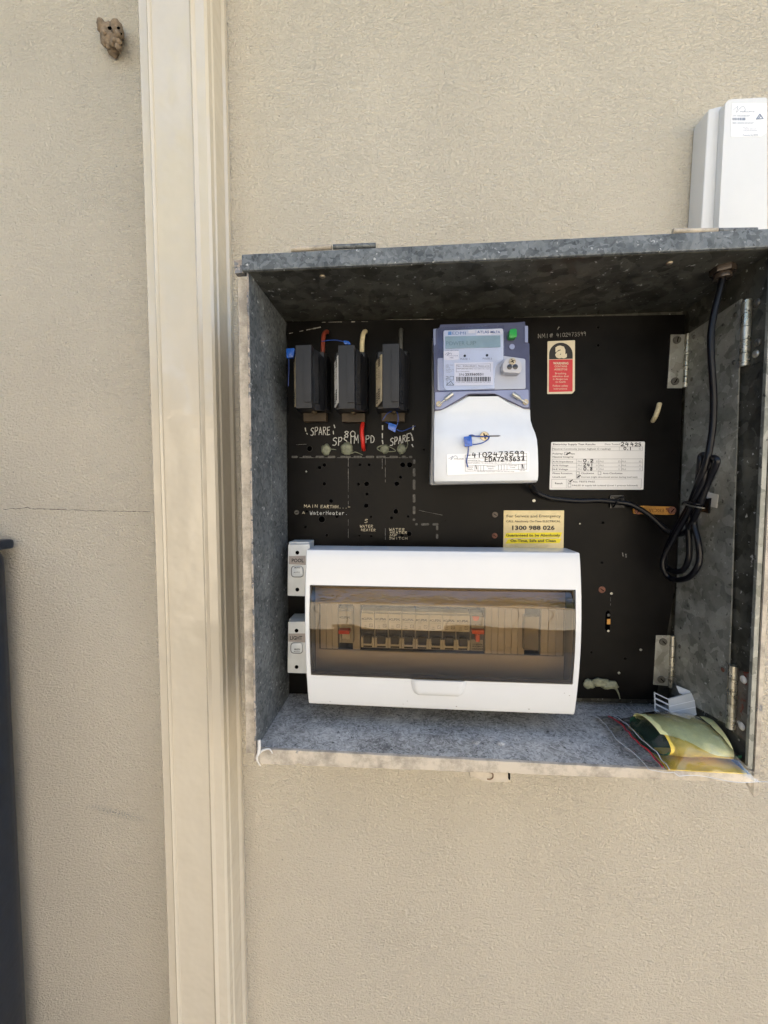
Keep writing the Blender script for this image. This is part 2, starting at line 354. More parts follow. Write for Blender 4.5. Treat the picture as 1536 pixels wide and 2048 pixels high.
M_link = mat('ochre_bar', (.42, .20, .035), .5, .2, (90, .4), dirt=(90, .6, (.16, .05, .02)))
M_pad = mat('foam_pad', (.55, .54, .50), .7)
M_film = clear('bag_film', (.985, .99, .99), 1.45, .03, (30, .006, (1, .7, 1)), 2.4, .02)
M_window = clear('smoked_acrylic', (.60, .50, .35), 1.5, .012, (11, .0020, (.5, 1, 1.8)), 2.1)
M_mclear = clear('clear_cover', (.90, .91, .96), 1.45, .03, (14, .0015, (1, 1, .5)), .55)
M_zip = mat('zip_red', (.45, .02, .03), .4)
M_card = mat('pale_green_card', (.90, .86, .40), .55, 0, (200, .08))
M_cardy = mat('yellow_card', (.80, .58, .09), .5, 0, (40, .1))
M_cardg = mat('dark_green_card', (.01, .075, .035), .5, 0, (90, .3))
M_blank = mat('grey_white_plastic', (.50, .52, .52), .4, 0, (30, .04))
M_caulk = mat('white_caulk', (.62, .60, .56), .7, 0, (100, .15), (200, .001))
M_slate = mat('slate_logo', (.2, .24, .32), .5)
# ---------------------------------------------------------------- writing helpers
def put_text(bm, s, x0, x1, yb, h, Y, c=px_, bold=0):          # s spans x0..x1, baseline yb, capital height h, all in measured units
    cu = bpy.data.curves.new('t', 'FONT'); cu.body = s; cu.resolution_u = 2; cu.offset = bold; cu.size = 1
    o = bpy.data.objects.new('t', cu); C.objects.link(o)
    dg = bpy.context.evaluated_depsgraph_get(); dg.update()
    me = bpy.data.meshes.new_from_object(o.evaluated_get(dg))
    if len(me.vertices):
        xs = [v.co.x for v in me.vertices]; a, b = min(xs), max(xs)
        for v in me.vertices:
            u = x0+(v.co.x-a)/max(b-a, 1e-6)*(x1-x0); q = yb-v.co.y/.729*h
            v.co = P(*c(u, q), Y)
        bm.from_mesh(me)
    bpy.data.objects.remove(o); bpy.data.curves.remove(cu); bpy.data.meshes.remove(me)
def lettering(lines, Y, m, parent, c=px_, name='lettering'):
    bm = bmesh.new()
    for t in lines: put_text(bm, t[0], t[1], t[2], t[3], t[4], Y, c, t[5] if len(t) > 5 else 0)
    b2 = bm
    o = obj(name, b2, m, parent); return o
def ribbon(bm, pts, wd, Y):
    ps = [Vector((p.x, -Y, p.z)) for p in pts]
    for i in range(len(ps)-1):
        a, b = ps[i], ps[i+1]; d = (b-a)
        if d.length < 1e-6: continue
        d.normalize(); nrm = Vector((-d.z, 0, d.x))*wd/2; ex = d*wd*.35
        yy = -.00002*(i % 3); o = Vector((0, yy, 0))
        w0 = 1+.25*random.uniform(-1, 1); w1 = 1+.25*random.uniform(-1, 1)
        bm.faces.new([bm.verts.new(v+o) for v in (a-ex-nrm*w0, b+ex-nrm*w1, b+ex+nrm*w1, a-ex+nrm*w0)])
def line(bm, c, x0, y0, x1, y1, wd, Y): ribbon(bm, [P(*c(x0, y0), Y), P(*c(x1, y1), Y)], wd, Y)
STK = {'S': [[(4, 5.4), (2.6, 6), (.8, 5.2), (1, 4), (3, 3), (3.4, 1.4), (2, .2), (0, .6)]], 'P': [[(.5, 0), (.7, 6)], [(.6, 5.8), (3, 6), (3.7, 4.6), (2.8, 3.2), (.7, 2.8)]],
 'A': [[(0, 0), (2, 6), (3.8, 0)], [(.8, 2), (3.2, 2.3)]], 'R': [[(.4, 0), (.7, 6)], [(.6, 5.9), (3.2, 5.7), (3.3, 4), (.7, 3)], [(1.5, 3), (3.8, 0)]],
 'E': [[(3.6, 6), (.6, 5.8), (.4, 3), (.3, 0), (3.5, .2)], [(.4, 3), (3, 3.2)]], 'W': [[(0, 6), (.9, 0), (2, 4), (3, 0), (4.2, 6)]], 'I': [[(2, 6), (1.9, 0)]],
 'M': [[(0, 0), (.5, 6), (2, 2), (3.6, 6), (4, 0)]], 'N': [[(.2, 0), (.4, 6), (3.4, 0), (3.7, 6)]], 'O': [[(2, 6), (.4, 4.6), (.3, 1.6), (1.8, 0), (3.6, 1.4), (3.7, 4.4), (2, 6)]],
 'H': [[(.3, 0), (.5, 6)], [(3.6, 0), (3.7, 6)], [(.4, 3), (3.6, 3.2)]], 'T': [[(0, 5.8), (4, 6)], [(2, 6), (1.9, 0)]], 'D': [[(.4, 0), (.6, 6), (3, 5), (3.7, 2.6), (2.6, .4), (.4, 0)]],
 'F': [[(3.6, 6), (.6, 5.8), (.4, 0)], [(.5, 3), (2.8, 3.2)]], 'C': [[(3.6, 5.2), (2, 6), (.5, 4), (.5, 1.6), (2, 0), (3.6, .8)]], 'L': [[(.6, 6), (.4, 0), (3.4, .2)]],
 '0': [[(2, 6), (.4, 4.6), (.3, 1.6), (1.8, 0), (3.6, 1.4), (3.7, 4.4), (2, 6)]], '1': [[(2, 6), (1.9, 0)]], '2': [[(.3, 4.8), (1.8, 6), (3.4, 4.8), (2.4, 2.6), (.2, .2), (3.8, .3)]],
 '3': [[(.5, 5.6), (2.6, 6), (3.2, 4.4), (1.6, 3.2), (3.5, 2), (2.4, .1), (.3, .5)]], '4': [[(1.2, 6), (.4, 2.6), (3.6, 2.8)], [(2.9, 5), (2.7, 0)]], '5': [[(3.5, 6), (1, 5.8), (.8, 3.5), (3, 3.4), (3.3, 1.2), (1.6, 0), (.2, .6)]],
 '6': [[(3, 6), (1, 4), (.5, 1.4), (2, 0), (3.5, 1.2), (2.6, 3), (.8, 2.2)]], '7': [[(.3, 5.8), (3.6, 6), (1.6, 0)]], '8': [[(3.4, 5.2), (2, 6), (.8, 5), (3.3, 1.6), (2, 0), (.6, 1.4), (3, 4), (3.4, 5.2)]],
 '9': [[(3.4, 5), (1.8, 6), (.6, 4.4), (2, 3.2), (3.4, 4.6), (3, 0)]], 'w': [[(0, 3.6), (.9, 0), (2, 3), (3, 0), (4, 3.6)]], 'a': [[(3, 3.4), (1, 3.6), (.5, 1), (2, .2), (3.1, 3), (3.5, 0)]],
 't': [[(1.8, 5.6), (1.6, .4), (3, .2)], [(.4, 3.8), (3.2, 3.9)]], 'e': [[(.6, 1.8), (3.2, 2.2), (2, 3.8), (.5, 1.8), (1.6, 0), (3.3, .8)]], 'r': [[(.8, 3.8), (.9, 0)], [(.9, 2.4), (2, 3.7), (3.4, 3.4)]],
 '.': [[(1.6, .5), (2.2, .3)]], '-': [[(.5, 3), (3.4, 3.1)]], '!': [[(2, 6), (1.9, 2.2)], [(1.8, .8), (2, .2)]], '#': [[(1, 0), (1.8, 6)], [(2.6, 0), (3.4, 6)], [(0, 2), (4, 2.3)], [(0, 4), (4, 4.3)]], '/': [[(.5, 0), (3.5, 6)]]}
def hand(bm, s, x0, x1, yb, h, wd, Y, c=px_, slope=0, jit=.25):
    adv = (x1-x0)/len(s)
    for i, ch in enumerate(s):
        for st in STK.get(ch, []):
            pts = []
            dy = random.uniform(-jit, jit)*h*.2
            for a, b in st:
                u = x0+adv*(i+.08+a/4*.78)+random.uniform(-jit, jit)*h*.06
                q = yb+slope*(u-x0)-b/6*h+dy+random.uniform(-jit, jit)*h*.06
                pts.append(P(*c(u, q), Y))
            pts = catmull(pts, 3) if len(pts) > 2 and ch not in 'WMNAHTEFL417' else pts
            ribbon(bm, pts, wd, Y)
def rrect(x0, y0, x1, y1, r, n=4):
    out = []
    for cx, cy, a0 in ((x1-r, y1-r, 0), (x0+r, y1-r, 90), (x0+r, y0+r, 180), (x1-r, y0+r, 270)):
        for i in range(n+1):
            a = math.radians(a0+90*i/n); out.append((cx+r*math.cos(a), cy+r*math.sin(a)))
    return out
def rpoly(pts, r=3, n=3):       # rounds the corners of a polygon
    out = []
    for i, p in enumerate(pts):
        a = Vector(pts[i-1]); b = Vector(p); c = Vector(pts[(i+1) % len(pts)])
        u = (a-b); v = (c-b); k = min(r, u.length*.45, v.length*.45); u.normalize(); v.normalize()
        s = b+u*k; e = b+v*k
        for j in range(n+1):
            t = j/n; q = s*(1-t)**2+b*2*t*(1-t)+e*t*t; out.append((q.x, q.y))
    return out
# ================================================================ SETTING
b = bmesh.new(); bmesh.ops.create_grid(b, x_segments=40, y_segments=40, size=120)
g = obj('ground', b, mat('dry_ground', (.23, .22, .18), .9, 0, (1.5, .3), (30, .01))); g['kind'] = 'structure'
b = box(-6, 6, .02, 2.3, -ZC+.004, -ZC+.03)
g = obj('path', b, mat('concrete_path', (.33, .335, .34), .85, 0, (4, .12), (90, .002))); g['kind'] = 'structure'
# house wall
wall = thing('house_wall', 'beige textured stucco wall of the house behind the meter box and downpipe', 'wall', (0, 0, 0))
obj('wall_face', box(-4, 4, -.25, 0, -ZC, 1.75), M_stucco, wall)
obj('added_eave', box(-4, 4, .001, .5, 1.35, 1.47), mat('added_eave_cream', (.66, .58, .44), .7), wall)  # unseen eave, added to cut high skylight and bounce warm light
b = bmesh.new(); pts = []
for i in range(61):
    t = i/60; u = 18+(770-18)*t
    q = 302-6*math.sin(t*5)*(1-t)+14*t+5*noise.noise(Vector((t*26, 0, 0)))*(1.3-t)+(-6 if .12 < t < .17 else 0)
    pts.append(P(*d7(u, q), 0))
for i in range(60): ribbon(b, pts[i:i+2], .0009*(1.15-.5*i/60)*random.uniform(.5, 1.4), .0006)
obj('crack', b, M_crack, wall)
# mud nest
n0 = P(*d6(655, 225), .012)
nest = thing('mud_wasp_nest', 'small brown dried mud wasp nest stuck high on the left wall', 'nest', P(*d6(655, 300), 0))
b = blob(P(*d6(650, 215), .010), .0150, (.95, .62, 1.35), .3, seed=3)
blob(P(*d6(605, 160), .014), .0085, (.8, .9, 1.3), .3, bm=b, seed=5)
blob(P(*d6(690, 180), .012), .010, (1, .8, 1.3), .35, bm=b, seed=8)
blob(P(*d6(668, 285), .006), .009, (.9, .7, 1.3), .3, bm=b, seed=9)
for i in range(26):
    a = random.uniform(0, 6.28); rr = random.uniform(.3, 1)
    blob(P(*d6(665+60*rr*math.cos(a), 220+80*rr*math.sin(a)), random.uniform(.006, .02)), random.uniform(.002, .005), (1, 1, 1), .3, bm=b, seed=i, sub=2)
obj('mud_body', b, M_nest, nest, True)
for u, v, r, Y in ((648, 166, .0026, .0235), (700, 165, .002, .021), (713, 200, .0018, .02), (712, 262, .0018, .018)):
    obj('nest_hole', blob(P(*d6(u, v), Y), r, (1.3, .6, .8), .2, sub=2, seed=r*1e4), M_black, nest, True)
# ---------------------------------------------------------------- downpipe
XL, XR, YF = P(299, 900, .06).x, P(434, 900, .06).x, .06
XR -= .0005
prof = [(XL, .001), (XL, .050), (XL+.003, .054), (XL+.0155, .054), (XL+.0165, .0575), (XL+.019, .0595), (XL+.0215, .0575), (XL+.0225, .0555),
        (XL+.0765, .0555), (XL+.0785, .0575), (XL+.081, .0595), (XL+.0835, .0575), (XL+.085, .056), (XR-.003, .056), (XR, .053),
        (XR, .044), (XR+.0018, .042), (XR+.0018, .039), (XR, .037), (XR, .013), (XR-.001, .012),
        (XR+.003, .009), (XR+.003, .001)]
b = bmesh.new(); zs = [-ZC+.03+i*.05 for i in range(63)]; rings = []
for z in zs:
    wob = .0005*noise.noise(Vector((0, 0, z*3)))-.0024-.0030*z
    rings.append([b.verts.new(W(x+wob, Y+(.0006*noise.noise(Vector((x*20, 1, z*2.2))) if .05 < Y else 0), z)) for x, Y in prof])
for i in range(len(rings)-1):
    for k in range(len(prof)-1): b.faces.new((rings[i][k], rings[i][k+1], rings[i+1][k+1], rings[i+1][k]))
dp = obj('downpipe', b, M_cream, None, True, .35)
origin_to(dp, W((XL+XR)/2, .03, -ZC+.03))
tag(dp, 'tall cream glossy metal downpipe with beaded edges beside the meter box', 'downpipe')
# ---------------------------------------------------------------- navy slimline tank at the left edge
post = thing('water_tank', 'dark navy slimline tank with a rimmed top against the wall at the left edge', 'tank', W(-1.2, .2, -ZC+.03))
xe = P(24, 1090, .012).x; zt_ = P(20, 1092, .05).z-ZC
obj('tank_body', box(xe-1.1, xe, .012, .46, -ZC+.031, zt_-.004, .03, seg=5), M_navy, post, True, .9)  # unseen depth towards the camera is shaped to darken the lower left wall
obj('rim', box(xe-1.104, xe+.002, .008, .462, zt_-.010, zt_+.006, .006, seg=3), M_navy, post, True, .9)

# ================================================================ METER BOX
BX0, BX1, BZ0, BZ1, BF = -.192, .379, -.314, .257, .145
mb = thing('meter_box', 'open galvanised steel meter box with black panel, fixed to the beige wall', 'meter box', W((BX0+BX1)/2, .07, BZ0-.02))
s = .0025
b = box(BX0-s, BX1+s, .0015, .004, BZ0-s, BZ1+s)
obj('back_sheet', b, M_galvd, mb)
obj('side_panel', box(BX0-s, BX0, .0042, BF, BZ0, BZ1+.0005), M_galvb, mb)
obj('side_panel', box(BX1, BX1+s, .0042, BF, BZ0, BZ1+.0005), M_galvd, mb)
# dented top sheet
b = bmesh.new(); nx, ny = 40, 12; v = {}
for i in range(nx+1):
    for j in range(ny+1):
        x = BX0+(BX1-BX0)*i/nx; Y = .0042+(BF-.0042)*j/ny
        e = min(i, nx-i, j*2, (ny-j)*2)/4; e = min(e, 1)
        dz = .0022*noise.noise(Vector((x*9, Y*14, 0)))*e
        v[i, j, 0] = b.verts.new(W(x, Y, BZ1+dz)); v[i, j, 1] = b.verts.new(W(x, Y, BZ1+s+.003))
for k in (0, 1):
    for i in range(nx):
        for j in range(ny): b.faces.new((v[i, j, k], v[i+1, j, k], v[i+1, j+1, k], v[i, j+1, k]))
for i in range(nx):
    for j in (0, ny): b.faces.new((v[i, j, 0], v[i+1, j, 0], v[i+1, j, 1], v[i, j, 1]))
for j in range(ny):
    for i in (0, nx): b.faces.new((v[i, j, 0], v[i, j+1, 0], v[i, j+1, 1], v[i, j, 1]))
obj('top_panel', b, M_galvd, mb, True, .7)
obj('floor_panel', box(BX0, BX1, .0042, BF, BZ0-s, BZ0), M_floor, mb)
# front lips
b = box(P(485, 512, BF).x, BX1+.0035, BF-.003, BF+.003, .2575, .2760, .0014)
box(P(485, 512, BF).x, BX1+.0035, BF-.030, BF-.0031, .2735, .2758, bm=b)
obj('top_lip', b, M_galvb, mb)
b = bmesh.new(); f1 = []; n = 90
for i in range(n+1):
    x = BX0+.003+(BX1-BX0-.004)*i/n
    zt = BZ0+.0006+.0008*noise.noise(Vector((x*60, 0, 0))); zb = BZ0-.0195+.0095*(x-BX0)/(BX1-BX0)+.0009*noise.noise(Vector((x*40, 5, 0)))+(.003 if abs(x-P(600, 1530, .145).x) < .003 else 0)
    f1.append([W(x, BF-.002, zt), W(x, BF+.0015, zt-.0004), W(x, BF+.002, zt-.0022), W(x, BF+.002, zb+.001), W(x, BF, zb), W(x, BF-.002, zb)])
vs = [[b.verts.new(p) for p in r] for r in f1]
for i in range(n):
    for k in range(5): b.faces.new((vs[i][k], vs[i+1][k], vs[i+1][k+1], vs[i][k+1]))
    b.faces.new((vs[i][5], vs[i+1][5], vs[i+1][0], vs[i][0]))
b.faces.new(vs[0]); b.faces.new(vs[-1][::-1])
obj('bottom_lip', b, M_lip, mb, True, .5)
# left flange, painted
obj('side_flange', box(-.2085, -.1935, BF-.010, BF-.0065, BZ0-.012, BZ1-.004, .0006), M_lip, mb)
b = bmesh.new(); n = 70; vs = []
for i in range(n+1):
    z = BZ0-.016+(BZ1-BZ0+.014)*i/n; wob = .0007*noise.noise(Vector((z*50, 2, 0)))
    vs.append([b.verts.new(W(x, Y, z)) for x, Y in ((-.1945+wob, BF-.004), (-.1945+wob, BF+.001), (-.1930+wob, BF+.0018), (-.1925, BF+.001), (-.1921, BF-.004))])
for i in range(n):
    for k in range(4): b.faces.new((vs[i][k], vs[i+1][k], vs[i+1][k+1], vs[i][k+1]))
obj('side_edge', b, M_lipc, mb, True, .6)
obj('corner_tab', prism(d2, [(92, 268), (150, 265), (162, 300), (162, 352), (98, 356)], BF-.002, BF-.010, .0006), M_lipc, mb)
obj('paint_curl', tube([P(*d4(u, v), Y) for u, v, Y in ((262, 600, .146), (262, 650, .148), (258, 690, .15), (246, 715, .151), (252, 745, .150), (270, 776, .147))], .0021, 5, 9, rf=lambda t: 1-.75*t**2), M_caulk, mb, True)
obj('paint_curl', tube([P(*d4(u, v), .1475) for u, v in ((262, 688), (290, 668), (330, 662), (350, 690))], .0017, 5, 9, rf=lambda t: 1-.6*t), M_caulk, mb, True)
# right front edge: painted return that runs below the lip
b = bmesh.new()
add_prism(b, [W(BX1+.0026, BF+.002, .2570), W(BX1+.0046, BF+.002, .2570), W(BX1+.0068, BF+.002, BZ0-.024), W(BX1+.0018, BF+.002, BZ0-.026), W(BX1+.0016, BF+.002, BZ0)],
             [W(BX1+.0026, BF-.012, .2570), W(BX1+.0146, BF-.012, .2570), W(BX1+.0168, BF-.012, BZ0-.016), W(BX1-.006, BF-.004, BZ0-.008), W(BX1+.0016, BF-.012, BZ0)])
obj('side_edge', b, M_lip, mb)
obj('corner_tab', prism(c8, [(1380, 985), (1466, 978), (1466, 1120), (1450, 1118), (1382, 1045)], BF+.0005, BF-.006, .0004), M_lip, mb)
obj('edge_strip', box(BX1-.005, BX1, BF-.003, BF+.0012, BZ0+.0008, BZ1-.0008, .0005), M_plate, mb)
# latch tab under the lip
b = prism(d5, [(262, 585), (522, 596), (524, 684), (380, 682), (320, 663), (264, 643)], BF-.006, BF-.012, .0012)
obj('latch_tab', b, mat('tab_paint', (.50, .44, .35), .7, 0, (60, .15)), mb)
b = tube([P(*d5(u, v), BF-.0055) for u, v in ((395, 616), (418, 625), (420, 650), (402, 663), (382, 662))], .0008, 4, 6)
obj('latch_slot', b, mat('rust_dark', (.20, .13, .085), .9), mb, True)
obj('latch_slot', prism(d5, [(527, 628), (536, 630), (535, 668), (526, 665)], BF-.005, BF-.010), M_black, mb)
# lid hinge barrels
for a0, a1, a2, c, rr in (((475, 198), (750, 181), (1040, 170), d2, .0027), ((232, 1548), (690, 1545), (1087, 1540), d1, .0027)):
    b = cyl(P(*c(a0[0], a0[1]), BF-.004), P(*c(a1[0]-4, a1[1]), BF-.004), rr, n=16, bev=.0003)
    o = obj('lid_hinge', b, M_lip, mb, True, .8)
    b = cyl(P(*c(a1[0]+4, a1[1]), BF-.004), P(*c(a2[0], a2[1]), BF-.004), rr, n=16, bev=.0003)
    o = obj('lid_hinge', b, M_galvb, mb, True, .8)
# rivets on the floor and the roof
for u, v in ((308, 415), (470, 422)):
    p = P(*d5(u, v), 0); d = ray(*d5(u, v)); t = (BZ0)/d.z; q = Vector((d.x*t, -CAMD+d.y*t, ZC+BZ0))
    bb = bmesh.new(); bmesh.ops.create_uvsphere(bb, u_segments=14, v_segments=8, radius=1)
    for w_ in bb.verts: w_.co = Vector((w_.co.x*.005, w_.co.y*.0045, max(w_.co.z, -.1)*.0022))+q
    obj('rivet', bb, M_floor, mb, True)
for u, v in ((685, 378),):
    d = ray(*d2(u, v)); t = (BZ1-.001)/d.z; q = Vector((d.x*t, -CAMD+d.y*t, ZC+BZ1-.001))
    obj('rivet', blob(q, .0035, (1, 1, .5), .1, sub=2), M_brass, mb, True)
d = ray(*d3(350, 385)); t = (BZ1-.001)/d.z
obj('rivet', blob(Vector((d.x*t, -CAMD+d.y*t, ZC+BZ1-.001)), .0035, (1, 1, .5), .1, sub=2), M_brass, mb, True)
# square patch on the left side wall
b = bmesh.new(); q = [PX(u, v, BX0+.0008) for u, v in ((543, 925), (570, 935), (570, 1070), (545, 1122))]
add_prism(b, q, [p+Vector((-.0007, 0, 0)) for p in q]); obj('knockout_plate', b, M_galvb, mb)
# black swing-out panel board
YB = .020
board = obj('panel_board', prism(px_, [(574, 643), (1370, 629), (1352, 1165), (1312, 1399), (576, 1387)], YB, YB-.007, .0004), M_board, mb)
# tool marks: holes
HR = [(c4, 268, 78, 26), (c4, 241, 152, 17), (c4, 402, 226, 19), (c4, 358, 250, 17), (c4, 235, 290, 9), (c4, 401, 396, 18), (c4, 462, 551, 19), (c4, 378, 717, 32), (c4, 242, 645, 14), (c4, 515, 690, 17),
      (c4, 231, 785, 14), (c4, 424, 861, 15), (c4, 722, 223, 14), (c4, 804, 224, 14), (c4, 711, 398, 15), (c4, 783, 396, 24), (c4, 787, 489, 15), (c4, 780, 593, 22), (c4, 823, 694, 12), (c4, 718, 863, 11), (c4, 825, 868, 13),
      (c4, 1109, 224, 24), (c4, 1172, 224, 26), (c4, 1088, 337, 15), (c4, 1056, 396, 22), (c4, 1048, 645, 24), (c4, 1008, 703, 15), (c4, 1158, 691, 13), (c4, 1103, 862, 20), (c4, 1167, 848, 23), (c4, 1300, 86, 12),
      (c3, 775, 86, 14), (c3, 775, 290, 15), (c7, 95, 604, 9), (c7, 86, 897, 9), (c7, 10, 1552, 10), (c7, 256, 1598, 11), (c7, 128, 1392, 9), (c6, 230, 188, 6)]
M_rim = mat('drill_rim', (.022, .020, .018), .8, 0, (500, .6))
for c, u, v, r in HR:
    s_ = 1/{c4: 4.518, c3: 5.689, c7: 3.657, c6: 4.518}[c]*(CAMD-YB)/769
    p = P(*c(u, v), YB+.0003); b = bmesh.new(); n = 16; rr = r*s_*.92
    a = [2*math.pi*i/n for i in range(n)]
    o1 = [b.verts.new(p+Vector((math.cos(t)*rr*(1.08+.08*random.random()), 0, math.sin(t)*rr*(1.08+.08*random.random())))) for t in a]
    o2 = [b.verts.new(p+Vector((math.cos(t)*rr, -.0002, math.sin(t)*rr))) for t in a]
    o3 = [b.verts.new(p+Vector((math.cos(t)*rr*.95, .0002, math.sin(t)*rr*.95))) for t in a]
    for i in range(n):
        j = (i+1) % n; b.faces.new((o1[i], o1[j], o2[j], o2[i])); f = b.faces.new((o2[i], o2[j], o3[j], o3[i])); f.material_index = 1
    f = b.faces.new(o3); f.material_index = 1
    o = obj('drill_hole', b, M_rim, board); o.data.materials.append(M_black)
# scored lines and chalk dashes
b = bmesh.new()
def wline(c, x0, y0, x1, y1, wd, k=8, gap=.25):
    b = bmesh.new(); o3_ = 0
    for i in range(k):
        if random.random() < gap: continue
        a, e = i/k, (i+1)/k; line(b, c, x0+(x1-x0)*a, y0+(y1-y0)*a, x0+(x1-x0)*e, y0+(y1-y0)*e, wd*random.uniform(.5, 1.1), YB+.0002)
    obj('scratch', b, M_chalkf, board)
wline(c4, 617, 160, 617, 360, .0006, 10, .1); wline(c4, 617, 360, 617, 910, .0004, 20, .35); wline(c4, 952, 160, 952, 380, .0005, 10, .1); wline(c4, 952, 800, 952, 900, .0005, 5, 0)
wline(c4, 924, 170, 924, 260, .0004, 5, 0); wline(c4, 90, 160, 1200, 160, .0004, 26, .4); wline(c4, 1255, 635, 1470, 680, .0003, 6, .1)
wline(c1, 95, 240, 520, 155, .0016, 12, .25); wline(c1, 430, 125, 900, 118, .0009, 14, .3); wline(c1, 1080, 100, 1536, 97, .0005, 9, .1); wline(c2, 0, 105, 150, 105, .0005, 4, 0)
wline(c6, 20, 100, 200, 135, .0003, 5, .1); wline(c4, 80, 45, 240, 38, .0004, 5, .1); wline(c7, 150, 1150, 150, 1210, .0003, 4, .2)
b.free()
b = bmesh.new()
for x0, x1 in ((105, 160), (205, 283), (322, 400), (432, 500), (545, 640), (665, 740), (775, 850), (870, 955), (990, 1065), (1100, 1140), (1165, 1195)):
    put = rrect(x0, 143, x1, 163, 8, 2); f = [b.verts.new(P(*c4(*p), YB+.0003)) for p in put]; b.faces.new(f)
for y0, y1 in ((175, 215), (255, 330), (358, 450), (490, 565), (598, 670), (708, 730)):
    put = rrect(1200, y0, 1223, y1, 8, 2); f = [b.verts.new(P(*c4(*p), YB+.0003)) for p in put]; b.faces.new(f)
for x0, x1 in ((1222, 1245), (1275, 1348), (1378, 1432)):
    put = rrect(x0, 752, x1, 772, 8, 2); f = [b.verts.new(P(*c4(*p), YB+.0003)) for p in put]; b.faces.new(f)
for y0, y1 in ((773, 815), (848, 893)):
    put = rrect(1410, y0, 1430, y1, 8, 2); f = [b.verts.new(P(*c4(*p), YB+.00034)) for p in put]; b.faces.new(f)
obj('dashed_line', b, mat('chalk_dash', (.085, .08, .07), .9, 0, (260, .7)), board)
# handwriting on the board
def word(s, *a, m=None): 
    bb_ = bmesh.new(); hand(bb_, s, *a); obj('handwriting', bb_, m, board)
word('SPARE', 310, 520, 1283, 78, 0.00107, YB+.0004, c1, -.05, m=M_chalk)
word('80', 650, 780, 1300, 58, 0.00115, YB+.0004, c1, m=M_chalk)
word('SPSIM', 535, 810, 1395, 80, 0.00123, YB+.0004, c1, -.12, m=M_chalk)
word('PD', 870, 975, 1360, 70, 0.00107, YB+.0004, c1, m=M_chalk)
word('SPARE', 1125, 1335, 1390, 75, 0.00123, YB+.0004, c1, -.24, m=M_chalk)
word('WaterHeater.', 268, 615, 675, 34, 0.00066, YB+.0004, c4, m=M_chalk)
b = bmesh.new(); line(b, c1, 258, 1208, 264, 1240, .0014, YB+.0004); obj('chalk_dash', b, M_chalk, board)
b = bmesh.new(); line(b, c1, 274, 1262, 280, 1272, .0014, YB+.0004); obj('chalk_dash', b, M_chalk, board)
b = bmesh.new(); line(b, c1, 553, 1178, 562, 1205, .0015, YB+.0004); obj('chalk_dash', b, M_chalk, board)
b = bmesh.new(); line(b, c1, 545, 1240, 548, 1270, .0015, YB+.0004); obj('chalk_dash', b, M_chalk, board)
for x0, y0, x1, y1 in ((1050, 1185, 1050, 1225), (1048, 1265, 1048, 1310), (1048, 1335, 1054, 1370), (1363, 1185, 1360, 1225), (1335, 1260, 1350, 1285), (1352, 1300, 1360, 1335), (1352, 1378, 1362, 1400)):
    b = bmesh.new(); line(b, c1, x0, y0, x1, y1, .0017, YB+.0004); obj('chalk_dash', b, M_chalk, board)
word('MAIN', 215, 345, 610, 25, 0.00057, YB+.0004, c4, m=M_chalky)
word('EARTHH...-', 365, 640, 614, 26, 0.00066, YB+.0004, c4, .02, m=M_chalky)
word('S', 762, 797, 750, 32, 0.00066, YB+.0004, c4, m=M_chalky)
word('WATER', 722, 842, 790, 22, 0.00057, YB+.0004, c4, m=M_chalky)
word('HEATER', 732, 865, 822, 22, 0.00057, YB+.0004, c4, .03, m=M_chalky)
word('WATER', 985, 1128, 820, 24, 0.00057, YB+.0004, c4, .02, m=M_chalky)
word('HEATER', 992, 1150, 846, 20, 0.00057, YB+.0004, c4, m=M_chalky)
word('MF', 990, 1065, 872, 19, 0.00057, YB+.0004, c4, m=M_chalky)
word('SWITCH', 985, 1155, 898, 20, 0.00049, YB+.0004, c4, m=M_chalky)
word('A', 198, 228, 668, 22, 0.00049, YB+.0004, c4, m=M_chalky)
word('NMI#', 88, 265, 208, 46, 0.00057, YB+.0004, c3, -.06, m=M_chalkf)
word('4102473599', 298, 640, 195, 44, 0.00049, YB+.0004, c3, -.05, m=M_chalkf)
b = bmesh.new(); line(b, c3, 330, 80, 315, 105, .0012, YB+.0004); obj('chalk_dash', b, M_chalkf, board)
b = bmesh.new(); line(b, c7, 238, 825, 242, 850, .0010, YB+.0004); obj('chalk_dash', b, M_chalkf, board)
b = bmesh.new(); line(b, c7, 262, 835, 264, 858, .0010, YB+.0004); obj('chalk_dash', b, M_chalkf, board)
# vertical slot
b = prism(c7, rpoly([(118, 1262), (135, 1245), (148, 1262), (145, 1385), (125, 1392), (112, 1385)], 8), YB+.0006, YB-.001); obj('slot', b, M_black, board)
obj('slot_insert', prism(c7, [(126, 1310), (150, 1310), (148, 1348), (124, 1348)], YB+.0016, YB), M_link, board)
obj('slot_insert', disc(P(*c7(135, 1280), YB+.0005), .0022, .0012), M_dsteel, board, True)
for c, u, v, r, m in ((c7, 86, 1094, .0048, M_rust), (c6, 677, 132, .0042, mat('brown_screw', (.10, .08, .065), .6, .2)), (c6, 674, 322, .0040, M_rust), (c7, 155, 1122, .0018, M_steel), (c7, 370, 1533, .0016, M_steel),
                   (c7, 210, 1702, .0018, M_steel), (c7, 132, 1395, .0016, M_steel), (c6, 1028, 6, .0022, M_steel), (c4, 152, 654, .0035, M_dsteel), (c6, 1443, 214, .001, M_steel), (c4, 238, 285, .0012, M_steel)):
    screw(P(*c(u, v), YB), r, .0012, 'screw', m, board, random.uniform(0, 3))
